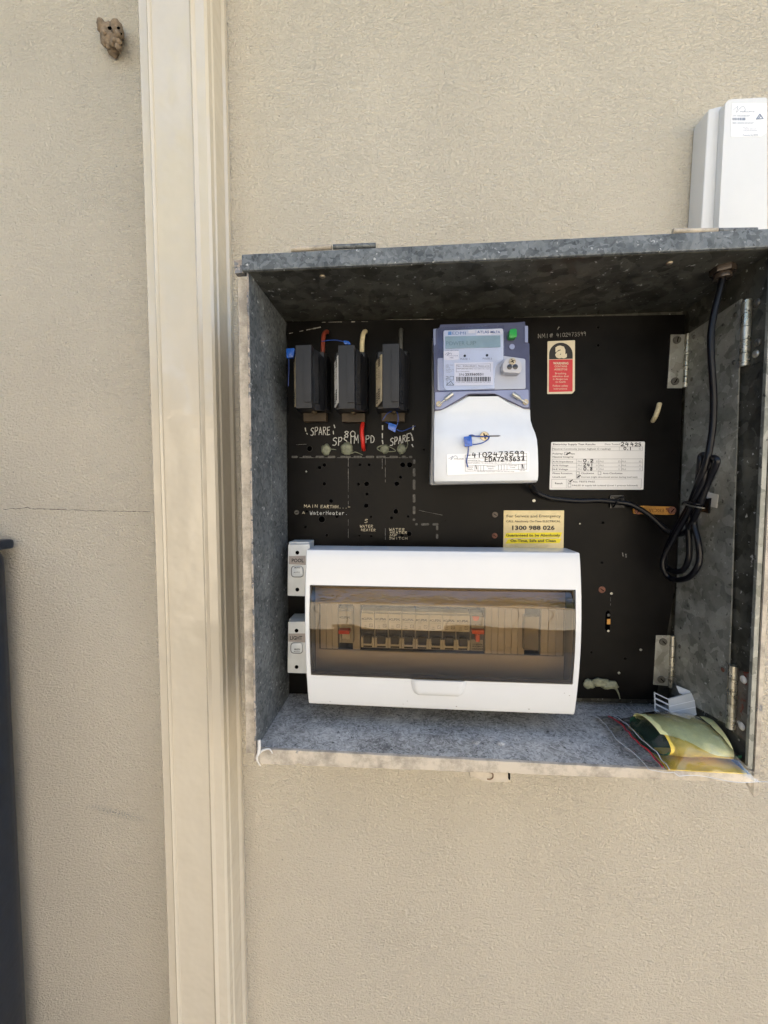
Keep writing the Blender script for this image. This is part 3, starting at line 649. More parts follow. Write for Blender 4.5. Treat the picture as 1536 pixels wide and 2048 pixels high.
# inner hinge plate on the right side (the panel swings on it)
XP = .3742
b = bmesh.new(); q = [PX(1376, 668, XP), PX(1482, 598, XP), PX(1454, 1449, XP), PX(1405, 1421, XP), PX(1343, 1388, XP)]
add_prism(b, q, [p+Vector((.0016, 0, 0)) for p in q]); bevel(b, .0005, 1)
hp = obj('hinge_plate', b, M_plate, mb)
for u, v, c in ((935, 845, d3), (923, 1270, d3), (568, 1040, d3), (548, 1420, d3), (655, 1510, c7), (643, 1796, c7), (955, 2002, c7), (970, 1680, c7)):
    p = PX(*c(u, v), XP-.0002); m = M_rust if (u, v) == (970, 1680) else M_dsteel
    obj('rivet', blob(p, .0028, (.35, 1, 1), .1, sub=2), m, hp, True)
q0 = PX(*c7(905, 440), XP-.0004)
b = bmesh.new(); q = [PX(*c7(u, v), XP-.0006) for u, v in ((858, 380), (938, 400), (925, 497), (850, 480))]; add_prism(b, q, [p+Vector((.0005, 0, 0)) for p in q])
obj('foam_pad', b, M_pad, hp)
def hinge(c, leaf, bar, Yl, r, screws, m, mbar, rustm=None):
    b = prism(c, leaf, Yl+.0016, Yl, .0004); h = obj('panel_hinge', b, m, mb)
    (a0, a1) = bar; p0 = P(*c(*a0), Yl+r); p1 = P(*c(*a1), Yl+r)
    for i in range(5):
        obj('knuckle', cyl(p0.lerp(p1, i/5+.006), p0.lerp(p1, (i+1)/5-.006), r, n=14), mbar, h, True, .8)
    for u, v in screws: screw(P(*c(u, v), Yl+.0016), .0052, .0022, 'screw', M_dsteel, h, random.uniform(0, 3))
hinge(d3, [(366, 1018), (492, 1018), (468, 1497), (334, 1497)], ((514, 1012), (491, 1493)), YB, .0032, ((415, 1070), (398, 1437)), M_hinge, M_barrel)
hinge(c7, [(485, 1429), (586, 1429), (572, 1800), (464, 1790)], ((606, 1430), (590, 1812)), YB, .0030, ((533, 1475), (520, 1750)), M_hinge, M_barrel)
def hinge_side(c, leaf, bar, screws, m):
    X = BX1-.0006
    b = bmesh.new(); q = [PX(*c(*p), X) for p in leaf]; add_prism(b, q, [p+Vector((.0005, 0, 0)) for p in q]); h = obj('side_hinge', b, m, mb)
    p0 = PX(*c(*bar[0]), X-.004); p1 = PX(*c(*bar[1]), X-.004)
    for i in range(5): obj('knuckle', cyl(p0.lerp(p1, i/5+.004), p0.lerp(p1, (i+1)/5-.004), .0046, n=14), M_barrel, h, True, .8)
    for u, v, mm in screws: obj('screw', blob(PX(*c(u, v), X-.0008), .0045, (.4, 1, 1), .12, sub=2), mm, h, True)
hinge_side(d3, [(1075, 735), (1215, 690), (1205, 1248), (1070, 1300)], ((1042, 715), (1017, 1305)), ((1130, 738, M_dsteel), (1118, 1195, M_steel), (1133, 1095, M_dsteel)), M_galvd)
hinge_side(c8, [(1298, 150), (1412, 190), (1392, 735), (1280, 640)], ((1265, 118), (1246, 608)), ((1345, 230, M_caulk), (1330, 590, M_caulk)), galv('rust_stained_leaf', (.09, .075, .06), (.2, .18, .15), .3, .6, 60, ((.16, .045, .03), .40, 60)))
# rust streak beside the lower side hinge
b = bmesh.new()
for u, v, w_, h_ in ((1293, 260, 6, 110), (1297, 150, 10, 22), (1372, 175, 34, 5), (1365, 262, 7, 16), (1288, 400, 3, 60)):
    q = [PX(*c8(u+w_*math.cos(a)*random.uniform(.7, 1.1), v+h_*math.sin(a)*random.uniform(.7, 1.1)), BX1-.0013-.00005*(v % 7)) for a in [i*.52 for i in range(12)]]
    b.faces.new([b.verts.new(p) for p in q])
obj('rust_stain', b, mat('red_rust', (.16, .035, .02), .9, 0, (400, .5)), mb)
# putty blobs are things stuck on the board
def putty(name, label, parts, loc):
    b = bmesh.new()
    for i, (c, u, v, r, sx, sz) in enumerate(parts): blob(P(*c(u, v), YB+.001), r, (sx, .5, sz), .3, bm=b, seed=i+u)
    return b
PG = 'putty blobs plugging holes under the fuse holders'
PT = [('small greenish putty blob with a thin tail below the first spare marking', [(c1, 470, 1427, .0072, 1, 1.15)], [(490, 1425), (530, 1425), (575, 1430)]),
      ('round putty blob with a long curling tail left of the red wire', [(c1, 685, 1418, .0088, 1, 1.05)], [(690, 1470), (740, 1465), (775, 1455), (850, 1485)]),
      ('putty blob inside a smeared oval ring under the middle of the board edge marks', [(c1, 1072, 1422, .0062, 1, 1.1)], [(1075, 1385), (1010, 1400), (1000, 1425), (1060, 1455), (1120, 1450), (1185, 1442), (1120, 1400), (1075, 1388)]),
      ('putty blob with a tail curling up on its right, rightmost in the row', [(c1, 1245, 1425, .0064, 1, 1.15)], [(1260, 1450), (1290, 1420), (1308, 1380), (1300, 1340)])]
for lab, prt, tail in PT:
    c, u, v = prt[0][:3]
    b = putty('', '', prt, None); tube([P(*c(*p), YB+.0006) for p in tail], .0009, 5, 8, bm=b, rf=lambda t: 1.2-.8*t)
    o = obj('putty_blob', b, M_putty, None, True); origin_to(o, P(*c(u, v), YB)); tag(o, lab, 'putty', PG)
b = bmesh.new()
blob(P(*c8(150, 265), YB+.002), .008, (1.1, .5, .9), .4, bm=b, seed=4); blob(P(*c8(235, 250), YB+.003), .009, (1.5, .6, .7), .4, bm=b, seed=6); blob(P(*c8(300, 270), YB+.003), .009, (1.5, .6, .7), .4, bm=b, seed=11)
tube([P(*c8(u, v), YB+.0015) for u, v in ((320, 285), (355, 300), (375, 335), (388, 380))], .0018, 5, 8, bm=b, rf=lambda t: 1.3-t)
o = obj('putty_smear', b, M_putty, None, True); origin_to(o, P(*c8(240, 280), YB)); tag(o, 'long lumpy pale green putty smear low on the black panel above the shelf', 'putty')
o = obj('wire_stub', tube([P(*d3(u, v), Y) for u, v, Y in ((262, 1636, .030), (248, 1690, .033), (228, 1745, .031), (203, 1790, YB))], .0030, 5, 10), M_wcream, None, True)
origin_to(o, P(*d3(203, 1790), YB)); tag(o, 'short cream wire stub poking out of the black panel on the right', 'wire')
# ochre link bar
lk = thing('link_bar', 'ochre painted metal bar with a rusty screw, partly behind the black cable', 'bar', P(*c7(470, 515), YB))
obj('bar', prism(c7, rpoly([(318, 505), (370, 480), (612, 488), (626, 510), (622, 545), (560, 548), (322, 540)], 10), YB+.004, YB, .0006), M_link, lk)
lettering([('E30C3A', 540, 430, 503, -26, .01)], YB+.0043, mat('bar_ink', (.14, .06, .015), .8), lk, c7, 'stamping')
for u, v in ((352, 518), (598, 515)): screw(P(*c7(u, v), YB+.004), .0052, .0018, 'screw', M_rust, lk, .9)

# cable gland in the roof of the box
d = ray(*d3(828, 425)); t = BZ1/d.z; gp = Vector((d.x*t, -CAMD+d.y*t, ZC+BZ1-.003))
b = cyl(gp+Vector((0, 0, .012)), gp+Vector((0, 0, -.004)), .0125, n=6, bev=.001); cyl(gp+Vector((0, 0, -.004)), gp+Vector((0, 0, -.010)), .009, n=18, bm=b, bev=.001)
obj('cable_gland', b, mat('brown_gland', (.05, .038, .03), .25, .3), mb, True, .5)
# ================================================================ FUSE HOLDERS
FG = 'black service fuse holders in a row'
fz = thing('fuse_holder', 'right fuse holder of three with a clear tan side label and grey cable above', 'fuse holder', P(*c1(1150, 1005), YB), FG)
def xy(u, Y): return P(*c1(u, 700), Y).x
zt, zb_ = P(*c1(1130, 344), .085).z, P(*c1(1130, 1003), .085).z
def ext(prof, z0, z1, bev=.0006):
    b = bmesh.new(); add_prism(b, [W(x, Y, 0)+Vector((0, 0, z0-ZC)) for x, Y in prof], [W(x, Y, 0)+Vector((0, 0, z1-ZC)) for x, Y in prof])
    bmesh.ops.recalc_face_normals(b, faces=b.faces[:]); bevel(b, bev, 2); return b
bx0, bx1 = xy(985, .045), xy(1318, .045)
b = ext([(bx0, YB), (bx0, .046), (bx0+.003, .052), (bx1-.003, .052), (bx1, .046), (bx1, YB)], P(*c1(1150, 1012), .05).z, P(*c1(1150, 425), .05).z, .001)
obj('base', b, M_bake2, fz)
b = ext([(xy(1050, .085)-.0005, .050), (xy(1050, .085), .085), (xy(1220, .085), .085), (xy(1224, .085), .073), (xy(1268, .078), .066), (xy(1300, .06), .054), (xy(1300, .06), .050)], zb_, zt-.0, .0008)
bmesh.ops.bisect_plane(b, geom=b.verts[:]+b.edges[:]+b.faces[:], plane_co=(0, -.085, zt), plane_no=(0, -.35, 1))
for v_ in b.verts:
    if v_.co.z > zt-.004 and v_.co.y > -.075: v_.co.z -= (v_.co.y+.075)*.30
    if v_.co.z < zb_+.004 and v_.co.y > -.075: v_.co.z += (v_.co.y+.075)*.12
obj('carrier', b, M_bake, fz)
gz0, gz1 = P(*c1(1180, 937), .087).z, P(*c1(1180, 405), .087).z
b = ext([(xy(1145, .087), .084), (xy(1145, .087), .0872), (xy(1219, .087), .0872), (xy(1219, .087), .0765), (xy(1222, .087), .0745), (xy(1221, .087), .084)], gz0, gz1, .0003)
obj('handle', b, M_bake, fz)
b = ext([(xy(1227, .076), .0655), (xy(1227, .0765), .0768), (xy(1230, .0765), .0772), (xy(1268, .07), .0705), (xy(1270, .07), .0655)], gz0+.001, gz1-.001, .0003)
gp_ = obj('grip_side', b, M_bake2, fz)
# raised maker's lettering running up the side of the grip
cu = bpy.data.curves.new('t', 'FONT'); cu.body = 'HENLEY'; cu.size = 1; cu.extrude = .05; cu.resolution_u = 2
o = bpy.data.objects.new('t', cu); C.objects.link(o); me = bpy.data.meshes.new_from_object(o.evaluated_get(bpy.context.evaluated_depsgraph_get()))
bb = bmesh.new(); bb.from_mesh(me); bpy.data.objects.remove(o)
A = W(xy(1230, .0765)+.0002, .0773, 0); B_ = W(xy(1268, .07), .0706, 0); ax = (B_-A)
for v_ in bb.verts:
    t = .12+.72*v_.co.y/.73; q = A+ax*t; nn = Vector((-ax.y, ax.x, 0)).normalized()
    if nn.y > 0: nn = -nn
    v_.co = Vector((q.x, q.y, gz0+.006+v_.co.x*.0098))+nn*(.0001+v_.co.z*.006)
obj('lettering', bb, M_bake, gp_)
# label on the left flank
la, lb = Vector((bx0+.0004, -.0535, 0)), Vector((xy(1048, .08)-.0022, -.0745, 0))
b = bmesh.new(); add_prism(b, [Vector((p.x, p.y, z)) for p, z in ((la, gz0+.001), (lb, gz0+.004), (lb, gz1-.001), (la, gz1-.004))], [Vector((p.x+.0015, p.y+.0006, z)) for p, z in ((la, gz0+.001), (lb, gz0+.004), (lb, gz1-.001), (la, gz1-.004))])
sl_ = obj('side_label', b, M_tan, fz)
b = bmesh.new()
for i, (s0, s1, t0, t1) in enumerate(((.78, .97, .5, .85), (.55, .92, .2, .3), (.12, .35, .5, .8), (.06, .3, .15, .4), (.55, .75, .6, .7))):
    nseg = 5
    for k in range(nseg):
        a = s0+(s1-s0)*k/nseg; e = a+(s1-s0)/nseg*.6
        q = [la.lerp(lb, t)+Vector((-.0004, -.0003, gz0+(gz1-gz0)*z)) for t, z in ((t0, a), (t1, a), (t1, e), (t0, e))]
        b.faces.new([b.verts.new(p) for p in q])
obj('print', b, M_ink, sl_)
b = prism(c1, [(1145, 1003), (1185, 1005), (1182, 1048), (1148, 1048)], .045, .03, .0006); obj('terminal_screw', b, mat('old_brass', (.16, .12, .07), .5, .5), fz)
b = prism(c1, [(1040, 1050), (1280, 1050), (1278, 1140), (1042, 1140)], .030, YB, .0006); obj('terminal_block', b, M_brown, fz)
dx = P(*c1(1050, 700), .085).x
for u, v, lab in ((595, 357, 'middle fuse holder of three with a white side label and cream cable above'), (155, 357, 'left fuse holder of three, with a red brown cable and blue seal')):
    c_ = copy_tree(fz); p = P(*c1(u, v), .085); q = P(*c1(1050, 344), .085)
    c_.location = fz.location+Vector((p.x-q.x, 0, p.z-q.z)); c_['label'] = lab
    if u == 595:
        for ch in c_.children:
            if ch.name.startswith('side_label'): ch.data = ch.data.copy(); ch.data.materials[0] = M_paper
# cables into the fuses
for nm, lab, pts, m, r in (('supply_cable', 'thick red brown cable entering the top of the left fuse holder', ((485, 225, YB), (465, 228, .032), (447, 265, .040), (440, 350, .045), (438, 440, .047), (438, 520, .047)), M_wbr, .0031),
                        ('supply_cable', 'thick cream cable entering the top of the middle fuse holder', ((875, 222, YB), (862, 228, .032), (848, 265, .040), (840, 350, .045), (838, 440, .047), (838, 520, .047)), M_wcream, .0033),
                        ('supply_cable', 'thick dark grey cable entering the top of the right fuse holder', ((1240, 205, YB), (1238, 212, .030), (1236, 265, .040), (1238, 350, .046), (1238, 440, .047)), M_wgrey, .0030)):
    o = obj(nm, tube([P(*c1(u, v), Y) for u, v, Y in pts], r, 6, 12), m, None, True); origin_to(o, P(*c1(pts[0][0], pts[0][1]), YB)); tag(o, lab, 'cable', 'cables entering the fuse holders')
o = obj('red_wire', tube([P(*c1(u, v), Y) for u, v, Y in ((850, 1145, YB+.002), (842, 1190, .032), (838, 1260, .036), (846, 1330, .036), (852, 1400, .030), (856, 1430, YB))], .0030, 6, 12), M_wred, None, True)
origin_to(o, P(*c1(856, 1430), YB)); tag(o, 'bright red wire below the middle fuse holder crossing white handwriting', 'wire')
# blue security seals
def seal(label, c, poly, Yf, wires, wr=.0006):
    t = thing('security_seal', label, 'seal', P(*c(*poly[0]), Yf), 'blue wire security seals')
    obj('seal_tag', prism(c, rpoly(poly, 9), Yf, Yf-.005, .0009), M_blue, t, True, .5)
    cx = sum(p[0] for p in poly)/len(poly); cy = sum(p[1] for p in poly)/len(poly); ins = [(cx+(p[0]-cx)*.55, cy+(p[1]-cy)*.5) for p in poly]
    obj('seal_boss', prism(c, rpoly(ins, 6), Yf+.0012, Yf, .0005), M_blue, t, True, .5)
    for wp in wires: obj('seal_wire', tube([P(*c(u, v), Y) for u, v, Y in wp], wr, 7, 8), M_bluew, t, True)
seal('blue seal at the top left corner of the left fuse holder, wire hanging down', c1, [(62, 395), (148, 390), (135, 480), (65, 492)], .070, [[(90, 490, .067), (92, 600, .062), (88, 700, .06), (85, 780, .058)], [(140, 420, .068), (175, 400, .062), (220, 380, .056)]])
seal('blue seal on top of the middle fuse holder beside the cream cable', c1, [(645, 312), (700, 318), (725, 348), (660, 350)], .066, [[(640, 322, .063), (560, 308, .060), (470, 315, .056), (430, 322, .052)]])
seal('blue seal looped under the right fuse holder', c1, [(1112, 1150), (1195, 1180), (1180, 1252), (1105, 1215)], .052, [[(1190, 1200, .050), (1210, 1130, .052), (1200, 1050, .052), (1165, 1030, .048), (1100, 1060, .05), (1050, 1130, .05)], [(1085, 1150, .048), (1125, 1170, .05)], [(1195, 1225, .048), (1250, 1240, .044), (1320, 1215, .038), (1385, 1188, .03)]])

# ================================================================ ELECTRICITY METER
mt = thing('electricity_meter', 'electricity meter with violet translucent cover and white terminal cover on the black panel', 'meter', P(*c2(700, 1980), YB))
obj('meter_case', prism(c2, rpoly([(150, 225), (215, 205), (1225, 175), (1232, 400), (1248, 500), (1250, 1120), (1250, 1250), (1330, 1480), (1310, 1960), (115, 1990), (140, 1300)], 25), .060, YB, .002,
    taper=None), M_mcase, mt)
# violet cover: body slab with a stepped outline
outl = [(228, 165), (1070, 142), (1195, 130), (1197, 170), (1228, 185), (1226, 370), (1245, 380), (1252, 1125), (1180, 1125), (905, 985), (850, 957), (560, 960), (520, 985), (255, 1143), (165, 1147), (155, 410), (180, 390), (180, 215), (222, 205)]
obj('violet_cover', prism(c2, rpoly(outl, 12), .083, .058, .0012), M_viol, mt)
obj('cover_ear', prism(c2, rpoly([(152, 215), (205, 210), (205, 395), (155, 405)], 8), .080, .056, .001), M_violl, mt)
obj('cover_ear', prism(c2, rpoly([(1192, 182), (1229, 180), (1229, 368), (1195, 366)], 8), .0845, .056, .001), M_violl, mt)
obj('cover_skirt', prism(c2, rpoly([(172, 935), (1235, 905), (1238, 1105), (1188, 1108), (890, 965), (850, 948), (545, 950), (250, 1125), (172, 1130)], 14), .0848, .0832, .0007), M_violl, mt)
obj('face_plate', prism(c2, rpoly([(200, 545), (940, 520), (1200, 555), (1203, 898), (270, 915), (200, 915)], 20), .0846, .0832, .0006), M_mface, mt)
obj('face_plate', prism(c2, rpoly([(268, 232), (935, 208), (950, 235), (950, 560), (860, 640), (845, 790), (850, 895), (300, 912), (270, 880)], 18), .0856, .0832, .0005), M_mfaceb, mt)
# display
obj('display', prism(c2, rpoly([(285, 300), (915, 288), (918, 422), (288, 440)], 8), .0862, .085, .0003), M_lcd, mt)
lettering([('POWER', 298, 510, 402, 50), ('UP', 530, 640, 400, 50)], .0864, mat('lcd_segment', (.13, .22, .24), .5), mt, c2, 'display_digits')
lettering([('EDMI', 368, 520, 280, 36, .0), ('ATLAS Mk7A', 650, 915, 264, 30, .02)], .0859, mat('print_blue', (.10, .18, .38), .5), mt, c2)
bm = bmesh.new()
for i in range(4): line(bm, c2, 322, 250+i*10, 356, 249+i*10, .0010, .0859)
obj('logo', bm, mat('logo_blue', (.08, .25, .55), .4), mt)
obj('white_tab', prism(c2, [(550, 228), (630, 225), (630, 262), (552, 264)], .0861, .0857), M_paperb, mt)
obj('white_tab', prism(c2, [(640, 228), (940, 216), (942, 278), (642, 284)], .0857, .0855), M_paperb, mt)
b = bmesh.new()
for x0, x1, yb_, hh in ((290, 440, 464, 9), (460, 562, 567, 20), (714, 818, 562, 20)):
    put_text(b, {290: 'INTELLIGENT METER', 460: 'PULSE 1', 714: 'PULSE 2'}[x0], x0, x1, yb_, hh, .0860, c2)
for i, (x1, yb_) in enumerate(((380, 630), (330, 645), (345, 662), (385, 680), (380, 697), (345, 713))): put_text(b, ['230V 50Hz', '10A', '1P2W', '10-100A 1W', 'IP53 CL 1', '-10 +60'][i], 295, x1, yb_, 9, .0860, c2)
obj('print', b, M_inkg, mt)
for u, v in ((509, 522), (762, 516)): obj('pulse_light', disc(P(*c2(u, v), .0856), .0016, .0006), mat('led_dark', (.03, .03, .04), .2) if u == 509 else bpy.data.materials['led_dark'], mt, True, .6)
b = bmesh.new()
ribbon(b, [P(*c2(u, v), .086) for u, v in ((300, 855), (385, 855), (350, 810), (300, 855))], .0007, .086); line(b, c2, 340, 850, 352, 835, .0006, .086); line(b, c2, 308, 815, 308, 855, .0006, .086)
ribbon(b, [P(*c2(u, v), .086) for u, v in ((340, 755), (382, 755), (382, 797), (340, 797), (340, 755))], .0006, .086)
ribbon(b, [P(*c2(u, v), .086) for u, v in ((296, 755), (320, 757), (320, 775), (298, 776), (298, 798), (320, 798), (320, 776))], .0006, .086)
obj('approval_marks', b, M_inkg, mt)
# stickers under the cover
o = obj('small_label', prism(c2, rpoly([(268, 468), (443, 464), (440, 566), (272, 566)], 10), .0864, .0857), M_paperb, mt)
lettering([('INTELLIHUB', 322, 430, 526, 13), ('HES', 340, 380, 548, 12, .02)], .0866, M_slate, o, c2)
bm = bmesh.new(); ribbon(bm, catmull([P(*c2(u, v), .0866) for u, v in ((285, 510), (310, 490), (330, 488), (305, 520), (345, 490), (362, 505))], 4), .0005, .0866); obj('logo', bm, M_slate, o)
o = obj('serial_label', prism(c2, [(393, 602), (833, 590), (830, 850), (392, 858)], .0868, .0858), M_paperb, mt)
lettering([('TA1 - K2AA-09-J2Y1-TDX2-6110', 415, 790, 645, 15, .01), ('SN:', 442, 508, 748, 28), ('253560551', 513, 720, 745, 28, .025)], .0870, M_ink, o, c2)
b = bmesh.new(); put_text(b, '230V (50)100A 50Hz 10 L-NRC 0L1-N271', 418, 795, 675, 11, .0870, c2); put_text(b, 'Type: 3500imp/kWh', 415, 560, 705, 11, .0870, c2); put_text(b, 'C 2021 EDMI  MADE IN MALAYSIA  OCT 2021', 405, 800, 828, 11, .0870, c2)
for x0, y0, x1, y1 in ((412, 622, 802, 612), (802, 612, 802, 700), (412, 622, 412, 708), (412, 662, 802, 655)): line(b, c2, x0, y0, x1, y1, .0003, .0870)
obj('print', b, M_inkg, o)
b = bmesh.new(); x = 412; rs = random.Random(3)
while x < 798:
    wd = rs.choice((5, 7, 10, 12)); gp2 = rs.choice((4, 6, 8))
    f = [b.verts.new(P(*c2(u, v), .0870)) for u, v in ((x, 812), (x+wd, 812), (x+wd, 760), (x, 760))]; b.faces.new(f); x += wd+gp2
obj('barcode', b, M_ink, o)
# button, optical port
obj('button', prism(c2, rpoly([(1022, 218), (1100, 208), (1105, 310), (1012, 318)], 22), .0925, .083, .0012), M_green, mt, True, .5)
b = disc(P(*c2(1045, 420), .0835), .0035, .0012); obj('cover_screw', b, M_violl, mt, True, .6)
port = [(940+108*(1-math.cos(t)), 0) for t in [0]]
pp = [(1050+112*math.cos(math.radians(a)), 648-112*math.sin(math.radians(a))) for a in range(-38, 219, 12)]
po = obj('optical_port', prism(c2, pp, .0975, .083, .0010), mat('port_grey', (.40, .40, .43), .45), mt, True, .5)
for u, v in ((1019, 648), (1084, 647)): obj('port_lens', disc(P(*c2(u, v), .0975), .0032, .0005), mat('lens_dark', (.03, .032, .04), .15) if u == 1019 else bpy.data.materials['lens_dark'], po, True, .6)
screw(P(*c2(1051, 585), .0975), .0042, .001, 'screw', M_brass, po, .5, True)
# clear cover over the face
b = bmesh.new(); q = [P(*c2(u, v), .0890) for u, v in ((205, 200), (955, 175), (958, 560), (858, 640), (850, 905), (230, 925), (200, 600))]
add_prism(b, q, [p+Vector((0, .0012, 0)) for p in q]); obj('clear_window', b, M_mclear, mt)
# sealing pins
for a, e, h in (((200, 1088), (372, 950), 0), ((1218, 1062), (1052, 950), 1)):
    p0 = P(*c2(*a), .0885); p1 = P(*c2(*e), .0885)
    b = cyl(p0.lerp(p1, .5), p1, .0026, n=12, bev=.0004); cyl(p0, p0.lerp(p1, .5), .0010, n=8, bm=b)
    o = obj('sealing_pin', b, M_steel, mt, True, .7); obj('screw', disc(P(*c2(*((214, 1070) if not h else (1200, 1048))), .0862), .0036, .0016), M_brass, o, True, .6)
# terminal cover: bulging sheet
L = [(985, 520, 905, .0835), (1050, 400, 1030, .0838), (1143, 168, 1252, .084), (1200, 165, 1253, .085), (1262, 163, 1258, .0875), (1330, 162, 1278, .091), (1400, 161, 1308, .0955), (1480, 161, 1330, .0985), (1600, 161, 1340, .100), (1750, 161, 1345, .1005), (1900, 161, 1345, .1005), (1950, 161, 1338, .099), (1972, 170, 1320, .094)]
b = bmesh.new(); rows = []
for k, (yy, xl, xr, Y) in enumerate(L):
    row = []
    n = 14
    for i in range(n+1):
        t = i/n; edge = min(t, 1-t)*n
        Yq = Y-(.004 if edge == 0 else .0006 if edge == 1 else 0)
        yq = yy-(22 if k > 8 else 8)*(t-.0)*.5
        row.append(b.verts.new(P(*c2(xl+(xr-xl)*t, yq), Yq)))
    rows.append(row)
for i in range(len(rows)-1):
    for k in range(14): b.faces.new((rows[i][k], rows[i][k+1], rows[i+1][k+1], rows[i+1][k]))
be = [e for e in b.edges if len(e.link_faces) == 1]
r_ = bmesh.ops.extrude_edge_only(b, edges=be)
for v_ in [g_ for g_ in r_['geom'] if isinstance(g_, bmesh.types.BMVert)]: v_.co.y = -.056
tcov = obj('terminal_cover', b, M_mcov, mt, True, .7)
screw(P(*c2(732, 1437), .0975), .0058, .0014, 'screw', M_brass, tcov, .3, True)
b = bmesh.new()
lo = [(560, 1425), (920, 1425), (1010, 1430), (1015, 1450), (960, 1490), (850, 1520), (700, 1535), (600, 1530)]
b = prism(c2, rpoly(lo, 18), .0968, .0955, .0008); obj('moulded_recess', b, M_mcov, tcov, True, .6)
b = bmesh.new(); b = prism(c2, [(560, 1428), (900, 1424), (920, 1432), (890, 1442), (640, 1444), (560, 1440)], .0975, .0965); obj('slot', b, M_inkg, tcov)
st = obj('meter_label', prism(c2, rpoly([(305, 1642), (1232, 1612), (1245, 1625), (1240, 1840), (308, 1880)], 12), .1014, .1004), M_paperb, tcov)
b = bmesh.new()
hand(b, '-4102473599', 525, 1195, 1680, 52, .0011, .1017, c2, -.035, .15); hand(b, 'EDA7243637', 735, 1190, 1724, 46, .0012, .1017, c2, -.02, .15); line(b, c2, 1178, 1680, 1182, 1715, .0012, .1017)
line(b, c2, 635, 1768, 645, 1810, .0011, .1017); line(b, c2, 1165, 1760, 1172, 1800, .0013, .1017)
obj('handwriting', b, M_ink, st)
b = bmesh.new()
for x0, y0, x1, y1 in ((515, 1650, 1215, 1630), (515, 1690, 1215, 1668), (515, 1730, 1215, 1712), (515, 1775, 1215, 1752), (515, 1835, 1215, 1812), (515, 1650, 515, 1835), (1215, 1630, 1215, 1812), (625, 1770, 625, 1832), (660, 1770, 660, 1832), (692, 1770, 692, 1830), (725, 1768, 725, 1828), (892, 1762, 892, 1822), (925, 1762, 925, 1822), (957, 1760, 957, 1820), (990, 1760, 990, 1820), (1122, 1755, 1122, 1815), (1152, 1755, 1152, 1815), (1185, 1755, 1185, 1815)):
    line(b, c2, x0, y0, x1, y1, .00035, .1016)
for s_, x0, x1, yb_, hh in (('Property/Serial No.', 525, 690, 1715, 12), ('Network Label/Meter: The serial number refers to connection points', 525, 1045, 1745, 10), ('General', 535, 602, 1792, 12), ('Supply', 540, 600, 1815, 12), ('Generation', 757, 858, 1787, 13), ('Import', 775, 838, 1810, 12),
                            ('Controlled', 1008, 1105, 1776, 12), ('Load', 1030, 1080, 1797, 12), ('For customer enquiries please contact your electricity retailer', 655, 1075, 1842, 9), ('LBL-001', 1135, 1195, 1832, 9), ('INTELLIHUB', 388, 495, 1700, 13)):
    put_text(b, s_, x0, x1, yb_, hh, .1016, c2, .01)
obj('print', b, M_ink, st)
b = bmesh.new(); ribbon(b, catmull([P(*c2(u, v), .1016) for u, v in ((325, 1690), (350, 1680), (375, 1660), (350, 1705), (395, 1660), (420, 1668), (425, 1685))], 4), .0005, .1016); obj('logo', b, M_slate, st)
# blue seal on the terminal cover
seal('blue seal tied round the screw on the white meter terminal cover', c2, [(498, 1442), (585, 1430), (600, 1545), (512, 1555)], .1075, [[(555, 1430, .104), (590, 1422, .104), (640, 1436, .1015), (732, 1440, .100), (785, 1440, .101), (770, 1475, .103), (700, 1515, .105), (600, 1532, .104)], [(552, 1555, .1045), (545, 1640, .104), (530, 1720, .1035), (545, 1790, .103)]], .00075)

# ================================================================ STICKERS
ws = thing('warning_sticker', 'red black and cream asbestos warning sticker on the black panel', 'sticker', P(*c3(355, 835), YB))
obj('sheet', prism(c3, rpoly([(200, 242), (512, 230), (510, 805), (480, 838), (196, 842)], 10), YB+.0006, YB+.0001), mat('sticker_old_cream', (.62, .56, .42), .45, 0, (40, .1)), ws)
arch = [(218, 447), (218, 392)]+[(352-134*math.cos(math.radians(a)), 392-134*math.sin(math.radians(a))) for a in range(10, 171, 10)]+[(486, 392), (486, 440)]
obj('black_arch', prism(c3, arch, YB+.0009, YB+.0006), M_ink, ws)
obj('red_panel', prism(c3, [(217, 452), (486, 447), (484, 812), (215, 820)], YB+.0009, YB+.0006), M_stred, ws)
CR = bpy.data.materials['sticker_old_cream']
lettering([('a', 286, 420, 422, 190, .045), ('WARNING', 263, 437, 505, 27, .03), ('CONTAINS', 280, 422, 538, 22, .01), ('ASBESTOS', 275, 424, 572, 22, .01), ('Breathing', 287, 412, 617, 22), ('asbestos dust', 258, 440, 649, 22), ('is dangerous', 262, 428, 681, 22), ('to health', 290, 406, 713, 22), ('Follow safety', 260, 432, 758, 22), ('instructions', 270, 422, 791, 22)], YB+.0011, CR, ws, c3)
ts = thing('test_results_sticker', 'white electricity supply test results form sticker with handwritten figures', 'sticker', P(*c3(760, 1925), YB))
obj('sheet', prism(c3, rpoly([(242, 1388), (1308, 1383), (1290, 1930), (221, 1930)], 14), YB+.0006, YB+.0001), M_paper, ts)
Yt = YB+.0008
